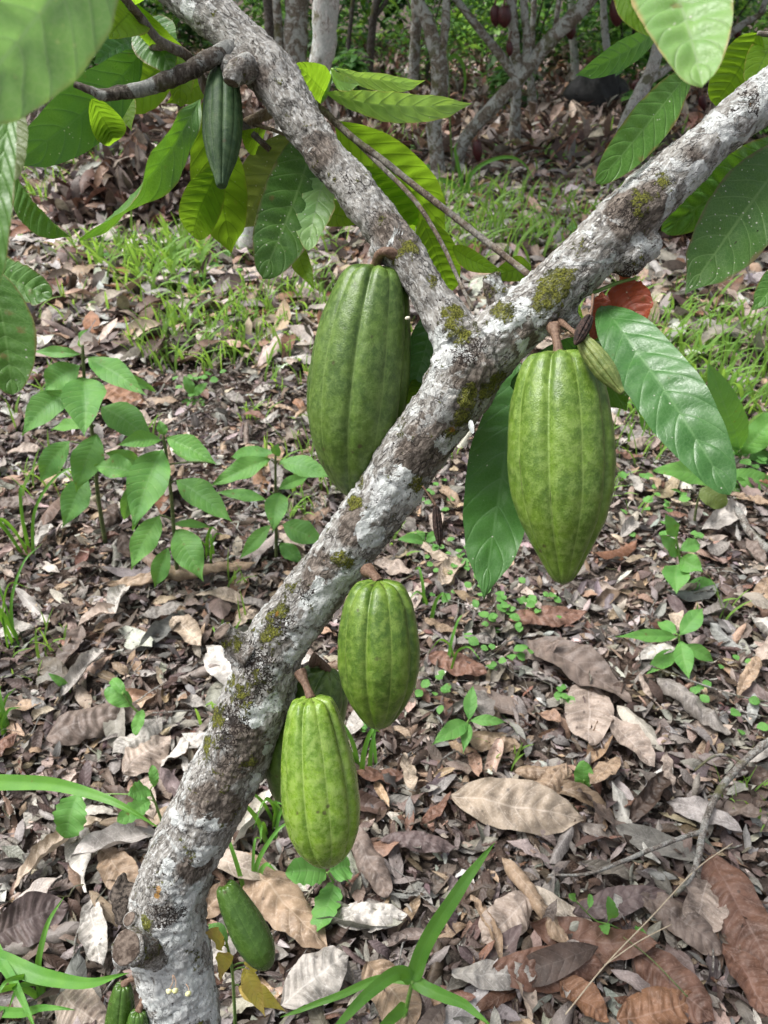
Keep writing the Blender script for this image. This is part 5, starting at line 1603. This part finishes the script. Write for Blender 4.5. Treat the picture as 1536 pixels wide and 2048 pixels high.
def leafcloud(c, rad, n_, size, seed, down=.5, flat=.75):
    """many small bent leaves spread through uneven clumps"""
    r = np.random.default_rng(seed)
    nc = max(5, n_ // 90)
    cc = r.normal(0, .5, (nc, 3))
    cc /= np.maximum(1, np.linalg.norm(cc, axis=1, keepdims=True) / .85)
    cr = r.uniform(.18, .42, nc)
    k = r.integers(0, nc, n_)
    p = cc[k] + r.normal(0, 1, (n_, 3)) * cr[k, None] * np.array([1, 1, flat]) * .6
    p = np.asarray(c) + p * np.asarray(rad)
    a = r.uniform(0, 2 * PI, n_)
    dn = -np.abs(r.normal(down, .35, n_))
    y = norm(np.stack([np.cos(a), np.sin(a), dn], 1))
    x = norm(np.cross(y, np.tile([0, 0, 1.0], (n_, 1))) + r.normal(0, .25, (n_, 3)))
    z = np.cross(x, y)
    L = size * r.uniform(.6, 1.25, n_)[:, None]
    hw = L * .2
    rows = [p, p + y * L * .33 + z * L * .06, p + y * L * .72 + z * L * .05, p + y * L]
    ws = [.15, 1.0, .85, .05]
    V = np.stack([np.stack([q - x * hw * w_ + z * hw * .25 * w_, q + x * hw * w_ + z * hw * .25 * w_], 1) for q, w_ in zip(rows, ws)], 1).reshape(n_, 8, 3)
    f = np.array([[0, 1, 3, 2], [2, 3, 5, 4], [4, 5, 7, 6]])
    F = (f[None] + (np.arange(n_) * 8)[:, None, None]).reshape(-1, 4)
    U = np.tile(np.array([[0, 0], [1, 0], [0, .33], [1, .33], [0, .72], [1, .72], [0, 1], [1, 1]], float), (n_, 1))
    return V.reshape(-1, 3), F, U


def far_leaf(name, c1, c2, tr):
    m = NT(name)
    p = m.n('NewGeometry').outputs['Position']
    isl = m.n('NewGeometry').outputs['Random Per Island']
    c = m.mix(isl, c1, c2)
    sh = m.pbsdf(c, .45, None, .4)
    t_ = m.n('BsdfTranslucent', {'Color': m.mix(.5, c, tr)}).outputs[0]
    return m.done(m.n('MixShader', {0: .4, 1: sh, 2: t_}).outputs[0])


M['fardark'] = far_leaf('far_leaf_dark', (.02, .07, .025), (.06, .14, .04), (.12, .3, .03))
M['farmid'] = far_leaf('far_leaf_mid', (.035, .12, .03), (.10, .22, .05), (.2, .45, .04))
M['farbright'] = far_leaf('far_leaf_bright', (.11, .28, .05), (.24, .44, .09), (.5, .75, .08))  # leaf colour raised to put sunlight into the forest edge


def btree(label, name, trunk, branches, mat, shade_crown=None, lmat='fardark', group='trees farther back in the plantation', cat_='tree'):
    """trunk rows (u, v, r_px) with the first on the ground; depth held on the plane y = base y"""
    BTN[0] += 1
    g0 = G(trunk[0][0], trunk[0][1])
    y0 = g0[1]
    o = thing(name, label, cat_, g0, group)

    def pts(rows):
        a = [PY(r[0], r[1], y0 + (r[3] if len(r) > 3 else 0)) for r in rows]
        rr = [r[2] * (y0 / ray(r[0], r[1])[1]) / FPX for r in rows]
        return a, rr
    a, rr = pts(trunk)
    a[0] = a[0].copy()
    a[0][2] = gz(a[0][0], a[0][1]) - .05
    tr = part('trunk', tub(a, rr, 40, 12, .22, BTN[0]), M[mat], o)
    tops = [a[-1]]
    for b_ in branches:
        a, rr = pts(b_)
        part('branch', tub(a, rr, 26, 10, .2, BTN[0] + 3), M[mat], o)
        tops.append(a[-1])
    if shade_crown:
        c, rad, n_, size = shade_crown
        part('shade_crown', leafcloud(c, rad, n_, size, 500 + BTN[0]), M[lmat], o)  # leaf mass above the view, added to shade the background
        # limbs carry on up into the crown
        for q in tops:
            part('branch', tub([q, (q * .6 + np.array(c) * .4) + np.array([.05, 0, .05]), np.array(c) * .75 + q * .25], [.03, .022, .012], 14, 8, .2), M[mat], o)
    return o, y0


def up(u, v, y, z, dx=0):
    p = PY(u, v, y)
    return np.array([p[0] + dx, y, z])


bt, yA = btree('pale lichen whitened tree just behind the smoother limb', 'cacao_tree', [(492, 520, 24), (500, 470, 22), (530, 360, 22), (575, 270, 22), (625, 180, 22), (645, 110, 24), (650, 40, 26), (654, -60, 27)],
               [[(650, 20, 18), (690, -80, 15), (740, -180, 12)]], 'barkpale', ((.1, 4.9, 3.0), (1.1, 1.0, .7), 700, .26), 'farmid')
btree('mossy brown tree standing beside the pale lichen tree', 'cacao_tree', [(560, 330, 24), (575, 220, 22), (588, 130, 24), (592, 60, 24), (596, -40, 24)], [[(575, 200, 10), (562, 120, 10), (556, 40, 9), (550, -40, 8)]], 'barkfar',
      ((-.6, 7.4, 3.2), (1.3, 1.2, .8), 800, .27))
bt, yB = btree('crooked mossy trunk rising behind the level quilted leaf', 'cacao_tree', [(880, 350, 16), (872, 300, 15), (868, 250, 15), (876, 200, 17), (880, 140, 17), (868, 90, 15), (856, 45, 14), (838, 5, 12), (830, -50, 11)],
               [[(878, 130, 9), (890, 60, 9), (893, 0, 8), (896, -50, 8)]], 'barkfar', ((.75, 6.9, 3.0), (1.2, 1.0, .8), 800, .27))
bt, yC = btree('slanting lichen spotted tree with dark red pods', 'cacao_tree', [(912, 345, 13), (918, 310, 13), (930, 280, 13), (965, 235, 14), (1010, 190, 14), (1040, 155, 14), (1080, 105, 14), (1120, 60, 15), (1165, 15, 15), (1220, -50, 14)],
               [[(1035, 160, 10), (1000, 110, 9), (960, 60, 8), (905, -10, 7), (860, -70, 6)], [(1036, 160, 12), (1032, 110, 10), (1028, 60, 9), (1020, 0, 8), (1012, -60, 7)], [(1045, 150, 10), (1055, 90, 9), (1050, 40, 8), (1046, -40, 7)]],
               'barkfar', ((2.0, 7.2, 3.1), (1.4, 1.1, .8), 900, .27))
btree('thin straight mossy trunk behind the slanting spotted tree', 'cacao_tree', [(1030, 290, 13), (1030, 240, 11), (1032, 190, 10), (1030, 130, 10), (1026, 60, 10), (1024, -40, 9)], [], 'barkfar', ((1.7, 8.6, 3.4), (1.4, 1.2, .8), 700, .28))
btree('bent whitish trunk behind the drooping right leaves', 'cacao_tree', [(1238, 320, 13), (1245, 270, 13), (1262, 225, 14), (1290, 170, 14), (1310, 120, 12), (1318, 60, 11), (1320, -40, 10)], [[(1290, 165, 9), (1330, 140, 8), (1380, 90, 7), (1420, 20, 6)]],
      'barkpale', ((3.0, 8.2, 3.3), (1.4, 1.2, .8), 800, .28))
btree('thin pale sapling trunk near the dark hollow', 'cacao_tree', [(1238, 205, 9), (1228, 165, 8), (1216, 110, 7), (1208, 40, 7), (1206, -40, 6)], [], 'barkpale', ((3.2, 11.0, 3.6), (1.5, 1.3, .9), 600, .3))
btree('slim pale trunk left of the dark hollow', 'cacao_tree', [(1148, 178, 9), (1150, 130, 8), (1146, 70, 8), (1142, -40, 8)], [], 'barkpale', ((2.6, 12.2, 3.8), (1.5, 1.3, .9), 600, .3))
btree('short pale stump like trunk in shade', 'cacao_tree', [(1066, 225, 10), (1064, 190, 9), (1060, 140, 7), (1064, 80, 6), (1070, -30, 6)], [[(1062, 160, 5), (1085, 110, 4), (1110, 60, 4)]], 'barkfar', ((1.9, 10.2, 3.6), (1.3, 1.2, .8), 600, .28))
btree('grey straight trunk far behind the crooked mossy trunk', 'tree', [(824, 198, 12), (828, 130, 11), (832, 60, 11), (834, -40, 10)], [], 'barkfar', ((.6, 11.5, 3.8), (1.6, 1.3, .9), 600, .3))
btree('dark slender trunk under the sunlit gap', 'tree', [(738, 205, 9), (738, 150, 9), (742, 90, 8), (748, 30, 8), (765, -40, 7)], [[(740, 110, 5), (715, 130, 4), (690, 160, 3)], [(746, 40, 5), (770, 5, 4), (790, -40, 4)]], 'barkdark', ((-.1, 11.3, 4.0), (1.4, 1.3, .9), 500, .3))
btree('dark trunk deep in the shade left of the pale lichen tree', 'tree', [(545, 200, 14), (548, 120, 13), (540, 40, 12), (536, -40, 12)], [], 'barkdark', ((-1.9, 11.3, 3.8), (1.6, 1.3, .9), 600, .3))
btree('mossy leaning trunk behind the upper right limb', 'tree', [(1452, 260, 16), (1440, 200, 15), (1425, 120, 15), (1420, 40, 14), (1430, -40, 13)], [[(1425, 110, 8), (1470, 60, 7), (1520, 30, 6)]], 'barkfar', ((4.2, 9.6, 3.4), (1.4, 1.2, .8), 700, .28))
btree('thick grey trunk behind the leaves at upper left', 'tree', [(210, 330, 17), (225, 240, 16), (240, 140, 16), (250, 20, 16), (252, -60, 15)], [], 'barkfar', ((-2.6, 7.6, 3.3), (1.4, 1.2, .8), 700, .28))
btree('slim trunk near the upper left corner', 'tree', [(80, 300, 12), (90, 180, 11), (96, 60, 11), (100, -60, 10)], [], 'barkfar', ((-3.6, 8.4, 3.4), (1.4, 1.2, .8), 600, .28))

# dark red pods on the trees behind
RG = 'dark red pods on the trees behind'


def redpod(u, v, L, hw, y, label):
    A, B = PY(u, v - L / 2, y), PY(u + 2, v + L / 2, y)
    o = thing('cacao_pod', label, 'cacao pod', A, RG)
    part('husk', pod_geo(A, B, hw * (y / ray(u, v)[1]) / FPX, 'oval', 0, .05, 30, 40), M['podred'], o)
    part('stalk', tub([A + np.array([.02, .05, .06]), A + np.array([.005, .02, .03]), A], [.008, .007, .008], 8, 6), M['stalk'], o)


redpod(1008, 34, 46, 14, yC - .12, 'deep red pod, front one of the pair on the slanting spotted tree')
redpod(990, 32, 44, 11, yC - .06, 'deep red pod, rear one of the pair on the slanting spotted tree')
redpod(1018, 98, 30, 7, yC - .1, 'small dark red pod under the pair')
redpod(954, 302, 44, 10, yC - .1, 'dark maroon pod low on the slanting spotted trunk')
redpod(1233, 25, 58, 15, yC - .1, 'long purplish red pod beside the level dark leaf')
redpod(1140, 62, 36, 11, yC + .3, 'dim purple pod on the upper slanting limb')
redpod(850, 212, 24, 8, yB + .05, 'dull red pod behind the level quilted leaf')
redpod(1404, 208, 34, 8, 9.4, 'dark red pod above the right limb')
redpod(1274, 172, 26, 12, 8.0, 'dull purple pod on the bent whitish trunk')
redpod(1474, 64, 30, 7, 9.3, 'dim red pod by the upper right corner')
# black mound built at the dark hollow at the back
c = G(1190, 215)
a_ = np.linspace(-.97, .97, 14)
solo('dark_mound', tub([c + np.array([.42 * x, .1 * math.sin(3 * x), .10]) for x in a_], .30 * np.sqrt(1 - a_ ** 2), 40, 24, .55, 8), M['moundblack'], 'black heap lying in the shade between thin pale trunks', 'heap')

# undergrowth and far wall of leaves
k = 0
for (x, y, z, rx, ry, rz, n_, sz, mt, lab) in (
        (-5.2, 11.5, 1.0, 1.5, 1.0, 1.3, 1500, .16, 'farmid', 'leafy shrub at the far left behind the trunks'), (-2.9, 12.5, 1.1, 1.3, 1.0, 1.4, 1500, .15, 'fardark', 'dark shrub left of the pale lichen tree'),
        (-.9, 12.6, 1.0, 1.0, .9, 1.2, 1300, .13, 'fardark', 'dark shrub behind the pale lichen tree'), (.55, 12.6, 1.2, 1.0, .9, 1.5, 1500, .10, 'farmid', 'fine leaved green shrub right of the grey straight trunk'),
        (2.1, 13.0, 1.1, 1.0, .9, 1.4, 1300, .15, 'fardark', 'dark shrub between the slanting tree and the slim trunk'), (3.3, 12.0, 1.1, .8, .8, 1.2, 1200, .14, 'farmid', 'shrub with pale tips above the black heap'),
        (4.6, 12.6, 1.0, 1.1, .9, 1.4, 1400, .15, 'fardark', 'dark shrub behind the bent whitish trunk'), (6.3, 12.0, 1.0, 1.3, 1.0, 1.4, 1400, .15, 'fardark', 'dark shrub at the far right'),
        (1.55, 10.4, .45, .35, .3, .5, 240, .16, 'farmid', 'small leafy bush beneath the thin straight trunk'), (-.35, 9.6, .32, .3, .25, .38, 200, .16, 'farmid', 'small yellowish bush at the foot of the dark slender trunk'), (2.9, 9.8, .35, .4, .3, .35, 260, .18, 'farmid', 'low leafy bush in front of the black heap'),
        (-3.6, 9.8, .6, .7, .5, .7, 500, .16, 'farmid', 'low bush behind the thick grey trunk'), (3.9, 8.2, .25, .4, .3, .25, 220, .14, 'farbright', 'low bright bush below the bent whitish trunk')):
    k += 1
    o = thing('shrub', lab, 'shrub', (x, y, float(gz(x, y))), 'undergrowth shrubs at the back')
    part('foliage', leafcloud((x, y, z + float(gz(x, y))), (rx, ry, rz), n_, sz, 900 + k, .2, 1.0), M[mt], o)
    for q in range(4):
        a = q * 1.6 + k
        part('stem', tub([[x + .06 * math.cos(a), y + .06 * math.sin(a), float(gz(x, y)) - .05], [x + .2 * rx * math.cos(a), y + .2 * ry * math.sin(a), z * .7], [x + .5 * rx * math.cos(a), y + .5 * ry * math.sin(a), z * 1.25]], [.02, .015, .008], 12, 6, .2), M['barkdark'], o)
geo = [leafcloud((x, 17 + 1.2 * math.sin(x * 1.7), z), (1.9, 1.2, 1.7), 1500, .22, 1200 + int(x * 10) + int(z * 7), .3, 1.0) for x in np.arange(-14, 15, 2.1) for z in (.9, 3.4)]
V, F, U = cat(geo)
o = D.objects.new('forest', mesh_np('forest', V, F, U))
o.data.materials.append(M['farbright'])
COL.objects.link(o)
o['kind'] = 'stuff'
o['label'] = 'bright green forest edge closing the view behind the plantation'
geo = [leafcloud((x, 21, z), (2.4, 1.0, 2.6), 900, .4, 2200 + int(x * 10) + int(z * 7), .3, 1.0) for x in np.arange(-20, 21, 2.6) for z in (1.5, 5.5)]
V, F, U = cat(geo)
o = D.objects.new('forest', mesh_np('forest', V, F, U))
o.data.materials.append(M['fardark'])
COL.objects.link(o)
o['kind'] = 'stuff'
o['label'] = 'dense dark wood far beyond the forest edge'
